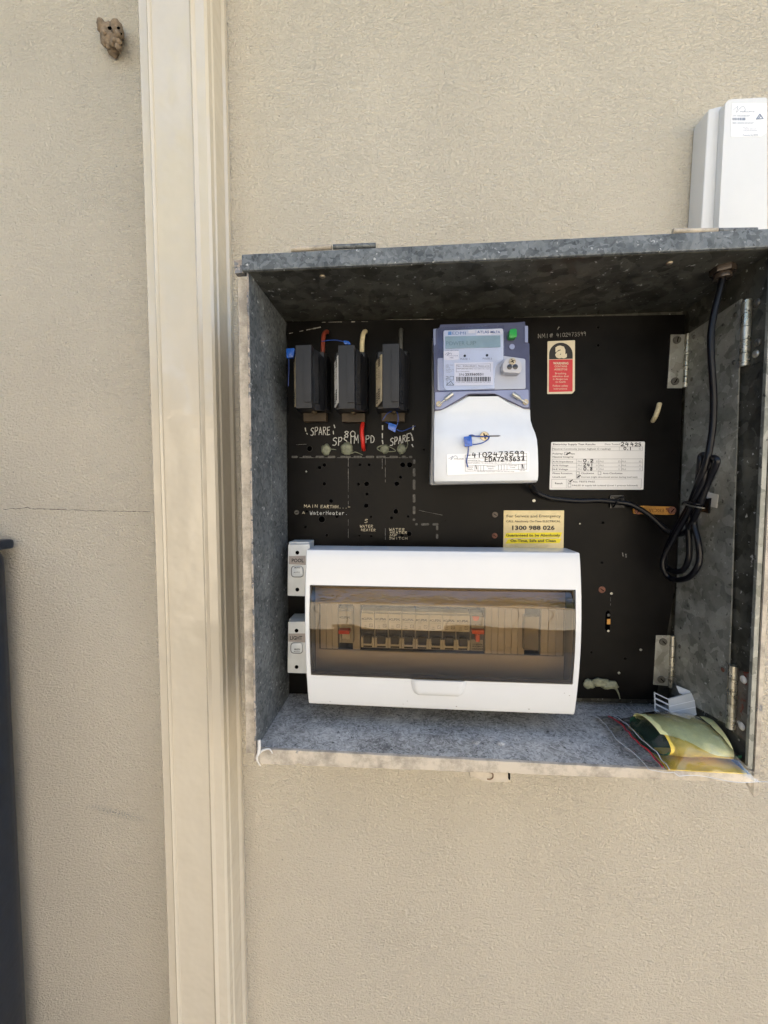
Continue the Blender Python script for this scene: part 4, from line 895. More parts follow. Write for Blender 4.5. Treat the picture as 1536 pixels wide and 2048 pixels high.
lettering([('Electricity Supply Test Results', 262, 745, 1424, 20, .015), ('Neutral Continuity (enter highest \u03a9 reading)', 258, 917, 1475, 19, .006), ('Neutral Integrity', 258, 497, 1566, 19, .01), ('Polarity:', 258, 378, 1530, 19, .01), ('A-N Impedance', 258, 490, 1620, 19, .01), ('A-N Voltage', 258, 437, 1664, 19, .01), ('N-E Voltage', 258, 433, 1707, 19, .01),
           ('Phase Rotation:', 258, 484, 1753, 19, .01), ('Line/Load:', 258, 410, 1795, 19, .01), ('Clockwise', 580, 728, 1753, 19, .01), ('Anti-Clockwise', 828, 1052, 1753, 19, .01), ('Correct (right directional arrow during load test)', 580, 1222, 1795, 18, .006), ('Result', 285, 372, 1868, 21, .015), ('ALL TESTS PASS', 485, 738, 1848, 19, .01),
           ('FAILED & supply left isolated (Level 1 process followed)', 483, 1225, 1891, 18, .006), ('Date Tested:', 852, 1028, 1422, 18), ('Pass', 452, 508, 1529, 19, .01)], Yt, M_ink, ts, c3)
b = bmesh.new()
for k, yb_ in enumerate((1618, 1663, 1706)):
    for j, x in enumerate((545, 793, 1045)): put_text(b, 'Ph%d' % (j+1), x, x+45, yb_, 18, Yt, c3)
    for x in (752, 1004, 1242): put_text(b, '\u03a9' if k == 0 else 'V', x, x+(24 if k == 0 else 18), yb_, 18, Yt, c3)
put_text(b, '\u03a9', 1240, 1264, 1474, 20, Yt, c3)
for x0, y0, x1, y1 in ((253, 1443, 1280, 1443), (253, 1487, 1278, 1487), (253, 1443, 253, 1487), (1279, 1443, 1278, 1487), (1016, 1443, 1016, 1487), (253, 1583, 1280, 1580), (253, 1630, 1280, 1626), (253, 1675, 1280, 1671), (253, 1720, 1280, 1716), (253, 1583, 253, 1720), (1280, 1580, 1280, 1716), (530, 1583, 530, 1718), (783, 1583, 783, 1718), (1040, 1583, 1040, 1718),
                       (247, 1812, 1272, 1808), (247, 1912, 1262, 1912), (247, 1812, 247, 1912), (1270, 1808, 1264, 1912), (414, 1812, 414, 1912)): line(b, c3, x0, y0, x1, y1, .00032, Yt)
obj('form_lines', b, M_inkg, ts)
b = bmesh.new()
for x0, y0, x1, y1 in ((393, 1505, 428, 1535), (527, 1728, 560, 1760), (775, 1726, 807, 1760), (527, 1770, 560, 1800), (433, 1824, 466, 1858), (433, 1866, 466, 1900)):
    for q in ((x0, y0, x1, y0), (x0, y1, x1, y1), (x0, y0, x0, y1), (x1, y0, x1, y1)): line(b, c3, *q, .0005, Yt)
obj('tick_boxes', b, M_inkg, ts)
b = bmesh.new(); Yh = Yt+.0001
hand(b, '24', 1030, 1130, 1434, 42, .0011, Yh, c3); hand(b, '4', 1140, 1185, 1434, 40, .0011, Yh, c3); hand(b, '25', 1190, 1270, 1434, 36, .0011, Yh, c3); hand(b, '0.1', 1065, 1160, 1478, 34, .0010, Yh, c3)
hand(b, '0.2', 605, 725, 1618, 34, .0011, Yh, c3); hand(b, '241', 605, 725, 1666, 32, .0010, Yh, c3); hand(b, '0.8', 608, 715, 1710, 34, .0011, Yh, c3)
for q in ((415, 1528, 455, 1508), (540, 1790, 572, 1770), (452, 1842, 482, 1820)): line(b, c3, *q, .0016, Yh)
obj('handwriting', b, M_ink, ts)
sv = thing('service_sticker', 'pale yellow service and emergency phone number sticker behind the white distribution board', 'sticker', P(*c6(1030, 415), YB))
obj('sheet', prism(c6, [(757, 94), (1302, 94), (1296, 470), (752, 462)], YB+.0006, YB+.0001), mat('sticker_buff', (.68, .56, .30), .5, 0, (16, .22)), sv)
obj('yellow_band', prism(c6, [(780, 298), (1284, 292), (1268, 338), (762, 342)], YB+.0009, YB+.0006), M_yel, sv)
obj('yellow_band', prism(c6, [(795, 355), (1278, 348), (1262, 388), (772, 394)], YB+.0009, YB+.0006), M_yel, sv)
lettering([('For Service and Emergency', 783, 1272, 157, 26), ('CALL Absolutely On-Time ELECTRICAL', 778, 1270, 201, 18, .012), ('1300 988 026', 833, 1217, 269, 38, .03), ('Guaranteed to be Absolutely', 778, 1268, 329, 24, .025), ('On-Time, Safe and Clean', 817, 1227, 379, 24, .025)], YB+.0011, M_ink, sv, c6)

# ================================================================ POOL AND LIGHT SWITCHES
def wall_switch(label, word, yo, rock):
    f = lambda a, b_: c5(a, b_+yo)
    t = thing('switch_unit', label, 'switch', P(*f(170, 660), YB), 'pool and light switches left of the distribution board')
    obj('back_box', prism(f, rpoly([(92, 122), (300, 122), (300, 668), (82, 662)], 6), .046, YB, .0015), M_switch, t)
    obj('plate', prism(f, rpoly([(84, 150), (305, 148), (300, 680), (77, 672)], 8), .0575, .0462, .0012), M_switch, t, True, .5)
    obj('label_strip', prism(f, [(92, 268), (262, 264), (262, 358), (90, 350)] if yo == 0 else [(86, 272), (262, 270), (262, 362), (84, 352)], .0580, .0575), M_greyt, t)
    lettering([(word, 120 if yo == 0 else 103, 243 if yo == 0 else 228, 330 if yo == 0 else 333, 38, .02)], .0582, M_ink, t, f)
    ro = [(118, 372), (230, 372), (236, 480), (118, 480)] if yo == 0 else [(112, 368), (226, 368), (230, 472), (112, 470)]
    mx_, my_ = sum(p[0] for p in ro)/4, sum(p[1] for p in ro)/4
    obj('rocker_surround', prism(f, rpoly([(mx_+(p[0]-mx_)*1.09, my_+(p[1]-my_)*1.10) for p in ro], 38, 5), .0579, .0575), M_inkg, t)
    r = obj('rocker', prism(f, rpoly([(118, 372), (230, 372), (236, 480), (118, 480)] if yo == 0 else [(112, 368), (226, 368), (230, 472), (112, 470)], 34, 5), .0605, .0575, .0014), mat('rocker_white', (.6, .63, .64), .2, coat=.3) if yo == 0 else bpy.data.materials['rocker_white'], t, True, .5)
    lettering([('MAN', 148, 205, 393+rock, 15, .02), ('AUTO', 140, 204, 441+(20 if rock else 0), 15)], .0607, M_ink, r, f)
    for v in (232, 610) if yo == 0 else (240, 612): obj('screw_hole', disc(P(*f(178 if yo == 0 else 170, v), .0575), .0028, .0006), M_black, t, True, .6)
wall_switch('white pool switch, upper of two beside the distribution board', 'POOL', 0, 0)
wall_switch('white light switch, lower of two beside the distribution board', 'LIGHT', 790, 45)

# ================================================================ DISTRIBUTION BOARD
DX0, DX1 = P(611, 1250, .108).x, P(1161, 1250, .108).x
DZ0, DZ1 = P(700, 1413, .100).z, P(700, 1101, .104).z
def YF_(x, z):
    t = (z-DZ0)/(DZ1-DZ0); u = (x-DX0)/(DX1-DX0)
    return .098+.0125*math.sin(math.pi*min(1, max(0, t)))**.8+.004*t-.0010*(2*u-1)**2
db = thing('distribution_board', 'white distribution board with smoked window mounted low on the black panel', 'distribution board', P(880, 1420, YB))
obj('backplate', box(DX0+.004, DX1-.004, YB, .058, DZ0+.004, DZ1-.002, .002), mat('backplate_white', (.6, .6, .6), .3), db)
WX0, WX1 = P(620.5, 1260, .108).x, P(1149, 1260, .108).x
WZ1, WZ0 = P(880, 1175, .110).z, P(880, 1359, .106).z
def skin(xs, zs, keep, off=0, depth=None):
    b = bmesh.new(); v = {}
    for i, x in enumerate(xs):
        for j, z in enumerate(zs): v[i, j] = b.verts.new(W(x, YF_(x, z)+off, z-ZC))
    for i in range(len(xs)-1):
        for j in range(len(zs)-1):
            if keep((xs[i]+xs[i+1])/2, (zs[j]+zs[j+1])/2): b.faces.new((v[i, j], v[i+1, j], v[i+1, j+1], v[i, j+1]))
    for q in [q for q in b.verts if not q.link_faces]: b.verts.remove(q)
    return b
def rng(a, b_, n): return [a+(b_-a)*i/n for i in range(n+1)]
def roll_off(z): return -.0100*max(0, (z-(WZ0+.70*(WZ1-WZ0)))/(.30*(WZ1-WZ0)))**1.8
xs = rng(DX0, WX0, 4)+rng(WX0, WX1, 24)[1:]+rng(WX1, DX1, 4)[1:]; zs = rng(DZ0, WZ0, 6)+rng(WZ0, WZ1, 14)[1:]+rng(WZ1, DZ1, 6)[1:]
b = skin(xs, zs, lambda x, z: not (WX0 < x < WX1 and WZ0 < z < WZ1))
outer = lambda p: abs(p.x-DX0) < 1e-5 or abs(p.x-DX1) < 1e-5 or abs(p.z-DZ0) < 1e-5 or abs(p.z-DZ1) < 1e-5
be = [e for e in b.edges if len(e.link_faces) == 1]; oe = [e for e in be if outer((e.verts[0].co+e.verts[1].co)/2)]; ie = [e for e in be if e not in oe]
r_ = bmesh.ops.extrude_edge_only(b, edges=oe)
for v_ in [g_ for g_ in r_['geom'] if isinstance(g_, bmesh.types.BMVert)]: v_.co.y = -.0605
r_ = bmesh.ops.extrude_edge_only(b, edges=ie)
for v_ in [g_ for g_ in r_['geom'] if isinstance(g_, bmesh.types.BMVert)]: v_.co.y += .004
bmesh.ops.recalc_face_normals(b, faces=b.faces[:])
es = [e for e in b.edges if len(e.link_faces) == 2 and e.calc_face_angle(0) > .8 and outer((e.verts[0].co+e.verts[1].co)/2)]
bmesh.ops.bevel(b, geom=es, offset=.0032, segments=4, affect='EDGES', profile=.5, clamp_overlap=True)
obj('cover', b, M_white, db, True, .9)
obj('rear_band', box(DX0+.0015, DX1-.0015, .0585, .0603, DZ0+.001, DZ1+.0004, .0006), mat('seam_grey', (.3, .31, .32), .4), db)
# inner fascia with a breaker aperture
YI = .070
FX0, FX1 = WX0+.001, WX1-.001
ax0, ax1 = P(638, 1260, YI).x, P(1130, 1260, YI).x; az1, az0 = P(880, 1213, YI).z-ZC, P(880, 1306, YI).z-ZC
b = box(FX0-.004, FX1+.004, YI-.003, YI, DZ0-ZC+.012, az0); box(FX0-.004, FX1+.004, YI-.003, YI, az1, DZ1-ZC-.012, bm=b)
box(FX0-.004, ax0, YI-.003, YI-.0002, az0, az1, bm=b); box(ax1, FX1+.004, YI-.003, YI-.0002, az0, az1, bm=b)
obj('fascia', b, M_fascia, db)
b = box(ax0, ax1, .060, .0615, az0, az1); obj('aperture_back', b, M_black, db)
# blanking strips
def blanks(a, e):
    b = bmesh.new(); x0 = P(a, 1260, YI).x; x1 = P(e, 1260, YI).x; n = max(1, round((x1-x0)/.009))
    for i in range(n): box(x0+(x1-x0)*i/n+.0002, x0+(x1-x0)*(i+1)/n-.0002, .0618, .0685, az0+.0006, az1-.0006, .0004, bm=b, seg=1)
    obj('blanking_strip', b, M_fascia, db)
blanks(640, 676); blanks(705, 720); blanks(970, 1050); blanks(1082, 1128)
# door window and dark seals
b = skin(rng(WX0+.0008, WX1-.0008, 40), rng(WZ0+.0008, WZ1-.0008, 24), lambda x, z: True, -.0012)
for v_ in b.verts: v_.co.y -= roll_off(v_.co.z)+.0022
obj('door_window', b, M_window, db, True)
b = bmesh.new()
for x0, x1, z0, z1 in ((WX0, WX1, WZ0-.0, WZ0+.005), (WX0, WX1, WZ1-.0022, WZ1), (WX0, WX0+.0016, WZ0+.005, WZ1-.0022), (WX1-.0022, WX1, WZ0+.005, WZ1-.0022)):
    bb = skin(rng(x0, x1, 24), rng(z0, z1, 4), lambda x, z: True, -.0030); join(b, bb)
obj('door_seal', b, mat('seal_dark', (.018, .015, .012), .4), db, True)
# thumb recess under the window
hx0, hx1 = P(822, 1370, .105).x, P(931, 1370, .105).x; hz1, hz0 = WZ0+.0003, P(880, 1391, .103).z
b = bmesh.new(); cols = 22; rws = 8; v = {}
for i in range(cols+1):
    for j in range(rws+1):
        u = i/cols*2-1; t = j/rws; half = 1-.26*(1-math.sqrt(max(0, 1-t*t)))
        x = (hx0+hx1)/2+(hx1-hx0)/2*u*half; z = hz1+(hz0-hz1)*t
        ed = min(1-abs(u), (1-t)*1.0)
        v[i, j] = b.verts.new(W(x, YF_(x, z)+.0004+(.0032*math.sin(min(1, ed*5)*math.pi/2)), z-ZC))
for i in range(cols):
    for j in range(rws): b.faces.new((v[i, j], v[i+1, j], v[i+1, j+1], v[i, j+1]))
obj('thumb_grip', b, M_white, db, True)
# scuffs
b = bmesh.new()
for c, u, v_, w_ in ((c6, 330, 1866, .0013), (c6, 1305, 1745, .0008), (c6, 1350, 1768, .0010), (c5, 513, 1755, .0010), (c5, 1305, 1752, .0009), (c5, 1262, 1782, .0007), (c6, 985, 1890, .0012)):
    p = P(*c(u, v_), .104); Yq = YF_(p.x, p.z)+.0003; p = P(*c(u, v_), Yq)
    b.faces.new([b.verts.new(p+Vector((math.cos(a)*w_*random.uniform(.5, 1.3), 0, math.sin(a)*w_*.5))) for a in [k*.9 for k in range(7)]])
obj('scuff_marks', b, mat('scuff', (.25, .24, .23), .8), db)
# ---- circuit breakers
BG = 'circuit breakers in a row behind the smoked window'
def cc(a, b_): return (a, b_)
br = thing('circuit_breaker', 'x', 'circuit breaker', P(735, 1302, .062), BG)
X = lambda px, Y=.085: P(px, 1260, Y).x
Z = lambda py, Y=.085: P(830, py, Y).z-ZC
x0, x1 = X(722.3), X(748.6)
b = box(x0, x1, .0618, .080, Z(1301), Z(1226), .0006)
box(x0, x1, .0802, .0855, Z(1261), Z(1229), .0008, bm=b); obj('housing', b, M_mcb, br)
obj('toggle_well', box(x0+.0006, x1-.0006, .0802, .0822, Z(1284), Z(1262)), M_tog, br)
obj('toggle', box(x0+.0035, x1-.0035, .0823, .0895, Z(1288), Z(1272), .001), M_tog, br)
b = box(x0+.0002, x0+.003, .0802, .0865, Z(1297), Z(1277), .0005); box(x1-.003, x1-.0002, .0802, .0865, Z(1297), Z(1277), .0005, bm=b); box(x0+.003, x1-.003, .0802, .0850, Z(1294), Z(1287.5), .0003, bm=b)
obj('yoke', b, M_mcb, br)
obj('lower_slot', box(x0+.002, x1-.002, .0802, .0808, Z(1299.5), Z(1295)), M_black, br)
cb = lambda a, b_: (722.3+(a-840)/5.12, 1226+(b_-840)/5.12*.97)
lettering([('\u2261CLIPSAL', 846, 960, 912, 24, .035), ('C16', 872, 892, 978, 13, .02), ('6000', 866, 896, 998, 12)], .0857, M_ink, br, cb)
b = bmesh.new(); put_text(b, 'DOMESTIC MCB', 862, 955, 932, 8, .0857, cb); put_text(b, '6kA  230V 50Hz', 866, 958, 1022, 8, .0857, cb)
for q in ((925, 955, 955, 955), (925, 985, 955, 985), (925, 955, 925, 985), (955, 955, 955, 985), (934, 965, 946, 975)): line(b, cb, *q, .0006, .0857)
obj('print', b, M_inkg, br)
names = ['first circuit breaker from the left, nearest the red main switch', 'second circuit breaker from the left behind the smoked window', 'third circuit breaker from the left behind the smoked window', 'fourth circuit breaker from the left, just left of the row centre', 'fifth circuit breaker from the left, just right of the row centre', 'sixth circuit breaker from the left, third from the orange switch', 'seventh circuit breaker from the left, second from the orange switch', 'eighth circuit breaker from the left, touching the orange safety switch']
br['label'] = names[0]
for i in range(1, 8):
    c_ = copy_tree(br); c_.location = br.location+Vector((X(722.3+27.15*i)-x0, 0, 0)); c_['label'] = names[i]
# main switch
ms = thing('main_switch', 'grey main switch with a red toggle at the left behind the smoked window', 'switch', P(690, 1302, .062))
x0, x1 = X(677), X(705); b = box(x0, x1, .0618, .080, Z(1293), Z(1223), .0006); box(x0, x1, .0802, .0855, Z(1260), Z(1225), .0008, bm=b); obj('housing', b, M_mcbg, ms)
obj('toggle', box(x0+.001, x1-.003, .0802, .092, Z(1269), Z(1261), .001), M_red, ms)
obj('toggle_window', box(x0+.0045, x1-.0035, .0802, .083, Z(1284), Z(1270.5), .0008), M_mcb, ms)
obj('yoke', box(x0+.001, x0+.004, .0802, .0845, Z(1290), Z(1270.5), .0005), M_mcbg, ms)
lettering([('\u2261CLIPSAL', 608, 722, 905, 22, .035), ('ON', 645, 675, 1120, 10)], .0858, M_ink, ms, c5)
# residual current device
rc = thing('safety_switch', 'safety switch with orange toggle right of the circuit breakers', 'safety switch', P(955, 1302, .062))
x0, x1 = X(942), X(968.5); b = box(x0, x1, .0618, .080, Z(1301), Z(1227), .0006); box(x0, x1, .0802, .0850, Z(1254), Z(1230), .0008, bm=b); obj('housing', b, M_mcbg, rc)
bb = prism(c6, [(470, 1052), (540, 1052), (530, 1088), (505, 1098), (482, 1088)], .0875, .0852, .0008); obj('test_button', bb, M_or, rc)
b = box(x0+.001, x1-.0005, .0802, .0890, Z(1263), Z(1255), .001); box(x0+.0055, x1-.0065, .0802, .0905, Z(1277.5), Z(1263.2), .0008, bm=b); obj('toggle', b, M_or, rc)
obj('toggle_well', box(x0+.001, x1-.001, .0802, .0810, Z(1278), Z(1263.5)), M_tog, rc)
b = bmesh.new()
for k, yy in enumerate((1290, 1294, 1299)): put_text(b, ['CLIPSAL', 'RCBO', 'MAX4'][k], 945, 966, yy, 2.6, .0802+.0004, px_, .04)
put_text(b, 'T', 950, 953, 1251, 3, .0855, px_); put_text(b, 'TEST', 957, 965, 1251, 3, .0855, px_)
obj('print', b, M_ink, rc)
# clear spare cover
b = box(X(1052), X(1082), .0618, .078, Z(1298), Z(1231), .001)
sc_ = obj('spare_cover', b, mat('smoke_grey_plastic', (.20, .185, .16), .15, coat=.4), None, True, .5); origin_to(sc_, P(1067, 1300, .062)); tag(sc_, 'dark grey spare module cover at the right behind the smoked window', 'module cover')
for k in range(2):
    pass

# ================================================================ COMMUNICATIONS BOX
cx = thing('communications_box', 'white communications housing with printed label standing on top of the meter box', 'housing', P(1480, 550, .0))
obj('rear_housing', prism(px_, [(1417, 218), (1440, 212), (1536, 209), (1536, 553), (1397, 557), (1402, 465)], .0285, .0008, .002, seg=3), M_whiteb, cx, True, .6)
obj('front_housing', prism(px_, rpoly([(1450.5, 205), (1460, 198), (1535, 194), (1528, 470), (1524, 551), (1430, 553), (1437, 460)], 5), .0385, .0287, .002, seg=3), M_whiteb, cx, True, .6)
o = obj('data_label', prism(d1, [(836, 236), (1194, 236), (1192, 540), (1135, 580), (828, 580)], .0388, .0384), M_paperb, cx)
lettering([('INTELLIHUB', 925, 1070, 330, 15, .0), ('CPT: W0123456/007', 845, 1025, 372, 11, .01), ('IMEI: 352656100435687', 845, 1062, 445, 11, .01), ('FCC ID', 950, 1000, 488, 10), ('LTE-M CAT-M1', 958, 1090, 506, 10), ('LTE-M MODEM', 955, 1098, 524, 10), ('Powered by EDMI', 950, 1108, 570, 15, .0)], .0390, M_slate, o, d1)
b = bmesh.new(); ribbon(b, catmull([P(*d1(u, v), .0390) for u, v in ((850, 310), (900, 270), (885, 330), (920, 290), (955, 268), (975, 300), (960, 330))], 4), .0004, .039)
ribbon(b, [P(*d1(u, v), .0390) for u, v in ((1090, 400), (1125, 350), (1158, 395), (1090, 400))], .0012, .039); line(b, d1, 1110, 395, 1130, 370, .0012, .039)
obj('logo', b, M_slate, o)
b = bmesh.new(); x = 845
while x < 972:
    wd = random.choice((3, 5, 8)); f = [b.verts.new(P(*d1(u, v), .0390)) for u, v in ((x, 412), (x+wd, 412), (x+wd, 386), (x, 386))]; b.faces.new(f); x += wd+random.choice((2, 4))
obj('barcode', b, M_slate, o)

# ================================================================ BLACK CABLE
def YC(px, X=.362): return max(.034, CAMD-X*769/(px-827-8))
def pc(c, u, v, dY=0): p = c(u, v); return P(p[0], p[1], YC(p[0])+dY)
path = [P(*c3(0, 1840), .050), P(*c3(5, 1872), .040), P(*c3(60, 1950), .030), P(*c3(150, 2000), .027), P(1110, 998, .026), P(1160, 1002, .025), P(1200, 1001, .0255), P(1240, 1005, .0265), P(1262, 1009, .029), P(1290, 1024, .031)]
path += [P(*c7(470, 580), .033), P(*c7(540, 645), .036), P(*c7(600, 685), .040)]
path += [pc(c7, 655, 690), pc(c7, 715, 660), pc(c7, 755, 590), pc(c7, 800, 480, .004), pc(c7, 860, 320), pc(c7, 918, 190), pc(c7, 925, 145), pc(c7, 898, 130), pc(c7, 870, 165), pc(c7, 830, 290, .006), pc(c7, 765, 440, .008)]
path += [pc(c7, 700, 560, .008), pc(c7, 600, 740, .012), pc(c7, 540, 860, .014), pc(c7, 536, 940, .014), pc(c7, 580, 1005, .012), pc(c7, 650, 1024, .010), pc(c7, 730, 1000, .006), pc(c7, 785, 930, .004), pc(c7, 802, 850), pc(c7, 790, 740), pc(c7, 762, 620, -.002), pc(c7, 760, 480, .0), pc(c7, 790, 300, .004), pc(c7, 805, 170, .004), pc(c7, 812, 118, .002), pc(c7, 836, 112, 0), pc(c7, 842, 170, -.003)]
path += [pc(c7, 800, 320, -.004), pc(c7, 745, 460, -.003), pc(c7, 722, 600, 0), pc(c7, 725, 760, 0), pc(c7, 722, 860, .002), pc(c7, 690, 940, .004), pc(c7, 630, 965, .008), pc(c7, 570, 940, .010), pc(c7, 540, 890, .011), pc(c7, 560, 800, .009), pc(c7, 640, 630, .006), pc(c7, 730, 470, .004), pc(c7, 790, 320, .010), pc(c7, 850, 170, .006)]
path += [P(*d3(u, v), .116+(-gp.y-.116)*i/9) for i, (u, v) in enumerate(((716, 1990), (738, 1820), (745, 1600), (735, 1400), (722, 1200), (722, 1020), (740, 880), (765, 760), (795, 640)))]+[gp+Vector((0, 0, -.008))]
cb_ = obj('black_cable', tube(path, .0035, 6, 12), M_cable, None, True); origin_to(cb_, P(1060, 969, YB))
tag(cb_, 'long black cable from the meter, coiled in loops on the right', 'cable')
cm = thing('cable_clip', 'square black adhesive cable mount on the panel below the test results sticker', 'cable clip', P(*c7(198, 495), YB), 'black cable mounts')
b = prism(c7, rpoly([(150, 408), (247, 408), (248, 495), (150, 498)], 5), YB+.0025, YB, .0006); m_ = obj('mount', b, M_cable, cm)
obj('tie', tube([P(*c7(u, v), Y) for u, v, Y in ((170, 490, YB+.003), (185, 470, .028), (205, 445, .0315), (235, 425, .028), (245, 415, YB+.003))], .0012, 5, 6), M_cable, cm, True)
b = bmesh.new()
for q in ((150, 408, 247, 408), (247, 408, 248, 495), (150, 408, 150, 498), (165, 420, 240, 485)): line(b, c7, *q, .0006, YB+.0028)
obj('mount_rim', b, mat('worn_edge', (.12, .12, .12), .5), cm)
cm = thing('cable_clip', 'black cable tie and mount gripping the cable coil beside a white foam pad', 'cable clip', PX(*c7(840, 480), XP), 'black cable mounts')
b = bmesh.new(); q = [PX(*c7(u, v), XP-.003) for u, v in ((790, 435), (875, 425), (862, 535), (800, 520))]; add_prism(b, q, [p+Vector((.0024, 0, 0)) for p in q]); bevel(b, .0005, 1); obj('mount', b, M_cable, cm)
obj('tie', tube([pc(c7, 675, 470, .012), pc(c7, 690, 455, .016), pc(c7, 730, 458, .016), pc(c7, 780, 470, .012), pc(c7, 830, 470, .0)], .0013, 5, 6), M_cable, cm, True)
obj('tie', tube([pc(c7, 675, 465, .012), pc(c7, 720, 478, .015), pc(c7, 790, 492, .010), pc(c7, 840, 500, 0)], .0011, 5, 6), mat('tie_sheen', (.09, .085, .07), .4), cm, True)

# ================================================================ THINGS ON THE SHELF
bs = thing('blanking_strip', 'loose grey white plastic blanking strip with comb edge standing on the shelf', 'blanking strip', P(*c8(860, 560), .085))
q = [P(*c8(*p)[:2], Y) for p, Y in (((765, 382), .062), ((960, 330), .056), ((988, 552), .078), ((775, 580), .084))]
b = bmesh.new(); add_prism(b, q, [p+Vector((.0006, .0022, 0)) for p in q]); bevel(b, .0004, 1); obj('face', b, M_blank, bs)
b = bmesh.new()
for t in (.27, .50, .74):
    a = q[0].lerp(q[3], t); e = q[1].lerp(q[2], t); o_ = Vector((0, -.0004, 0)); h_ = (q[3]-q[0]).normalized()*.0007
    b.faces.new([b.verts.new(p+o_) for p in (a, e, e+h_, a+h_)])
obj('groove', b, mat('groove_pale', (.8, .82, .82), .4), bs)
b = bmesh.new(); back = Vector((-.0105, .013, .002))
for t0, t1 in ((0, .035), (.21, .26), (.44, .49), (.68, .73), (.93, .98)):
    a = q[0].lerp(q[3], t0); e = q[0].lerp(q[3], t1)
    add_prism(b, [a, e, e+back, a+back], [p+Vector((.0003, 0, 0))+Vector((.0008, .0004, 0)) for p in (a, e, e+back, a+back)])
e0 = q[0]+back; e1 = q[3]+back; add_prism(b, [e0, e1, e1+Vector((.0016, .0006, 0)), e0+Vector((.0016, .0006, 0))], [p+Vector((0, .0012, 0)) for p in (e0, e1, e1+Vector((.0016, .0006, 0)), e0+Vector((.0016, .0006, 0)))])
obj('comb', b, M_blank, bs)
b = bmesh.new(); f_ = [q[1], q[1].lerp(q[2], .25), q[1].lerp(q[2], .2)+Vector((-.013, .010, .001)), q[1]+Vector((-.015, .012, .003))]; add_prism(b, f_, [p+Vector((.0004, .0012, 0)) for p in f_]); obj('flange', b, M_blank, bs)
# folded card inside the bag
fl = BZ0
def roll(x, a, dY=0, dz=0, ea=.037, eb=.0125): return W(x, .102+dY+ea*math.cos(a), fl+.0155+dz+eb*math.sin(a)+.003*math.cos(a)*0)
cd_ = thing('folded_card', 'pale green and yellow folded card inside the clear plastic bag', 'card', W(.34, .105, fl))
def sheet(a0_, a1_, x0f, x1f, ea, eb, m, name, th=.0006, dz=0):
    b = bmesh.new(); n = 26; k = 8; v = {}
    for i in range(n+1):
        for j in range(k+1):
            a0 = a0_(j/k) if callable(a0_) else a0_; a1 = a1_(j/k) if callable(a1_) else a1_; a = a0+(a1-a0)*i/n
            x = x0f(a)+(x1f(a)-x0f(a))*j/k
            for s_ in (0, 1): v[i, j, s_] = b.verts.new(roll(x, a, 0, dz+.0007*math.sin(j*.9+i*.2), ea-th*s_, eb-th*s_))
    for i in range(n):
        for j in range(k):
            for s_ in (0, 1): b.faces.new((v[i, j, s_], v[i+1, j, s_], v[i+1, j+1, s_], v[i, j+1, s_]))
        for j in (0, k): b.faces.new((v[i, j, 0], v[i+1, j, 0], v[i+1, j, 1], v[i, j, 1]))
    return obj(name, b, m, cd_, True, .8)
XR_ = lambda a: .375-.010*math.cos(a)
EDG = lambda t: math.radians(58-72*t+6*math.sin(t*7))
sheet(EDG, math.radians(182), lambda a: .2955, XR_, .037, .0135, M_card, 'green_side')
sheet(math.radians(-75), EDG, lambda a: .2965+.004*math.sin(a), XR_, .037, .0135, M_cardy, 'yellow_side')
sheet(math.radians(180), math.radians(362), lambda a: .2955-.0125*abs(math.sin(a))**.7, lambda a: .374, .0362, .0128, M_cardg, 'lining', .0005)
obj('yellow_leaf', box(.288, .372, .066, .148, fl+.0010, fl+.0022, .0003), M_cardy, cd_)
# bag
bag = thing('plastic_bag', 'clear zip bag with red zip line lying on the front of the shelf', 'bag', W(.32, .11, fl))
b = bmesh.new(); nu, nv = 44, 26; v = {}
def bagp(u, t, top):
    xl = .2515+.010*t+.0025*math.sin(t*9); xr = .388-.004*t
    x = xl+(xr-xl)*u; Y = .052+(.158-.052)*t+.010*(u-.3)*max(0, t-.3)+.0025*math.sin(u*11)*t
    inside = math.exp(-((u-.62)/.36)**4)
    puff = (.030*inside+.004)*math.sin(math.pi*min(1, max(0, t)))**.55*min(1, (1-u)*5)*min(1, .25+u*2.2)
    wr_ = (.0030*noise.noise(Vector((u*7, t*9, 4)))+.0022*noise.noise(Vector((u*15+t*9, t*14, 1)))+.0010*noise.noise(Vector((u*40-t*20, t*24, 7))))*(1-.6*inside)
    z = fl+.0012+(puff+wr_*min(1, 8*t*(1-t))+.0006 if top else 0)
    if Y > BF and not top: z = fl+.0015-(Y-BF)*.1
    if u < .22: z += (.004+.010*math.sin(u*14)*t*(1-t)) if top else (.0008 if Y > .14 else 0)
    return W(x, Y, z+.0006)
for i in range(nu+1):
    for j in range(nv+1):
        for k in (0, 1): v[i, j, k] = b.verts.new(bagp(i/nu, j/nv, k))
for k in (1,):
    for i in range(nu):
        for j in range(nv): b.faces.new((v[i, j, k], v[i+1, j, k], v[i+1, j+1, k], v[i, j+1, k]))
for q_ in [q_ for q_ in b.verts if not q_.link_faces]: b.verts.remove(q_)
obj('film', b, M_film, bag, True)
b = tube([bagp(.12+.02*math.sin(t*3), t, 1)+Vector((0, 0, .0008)) for t in rng(.02, .96, 14)], .0008, 3, 6); obj('zip_line', b, M_zip, bag, True)
b = tube([bagp(.17+.02*math.sin(t*3), t, 1)+Vector((0, 0, .0008)) for t in rng(.02, .98, 14)], .0004, 3, 6)
tube([bagp(.0, t, 1)+Vector((0, 0, .0002)) for t in rng(0, 1, 14)], .0003, 3, 6, bm=b); tube([bagp(u, 1, 1)+Vector((0, 0, .0002)) for u in rng(0, 1, 24)], .0003, 2, 6, bm=b)
obj('seam', b, mat('bag_seam', (.62, .66, .70), .15), bag, True)

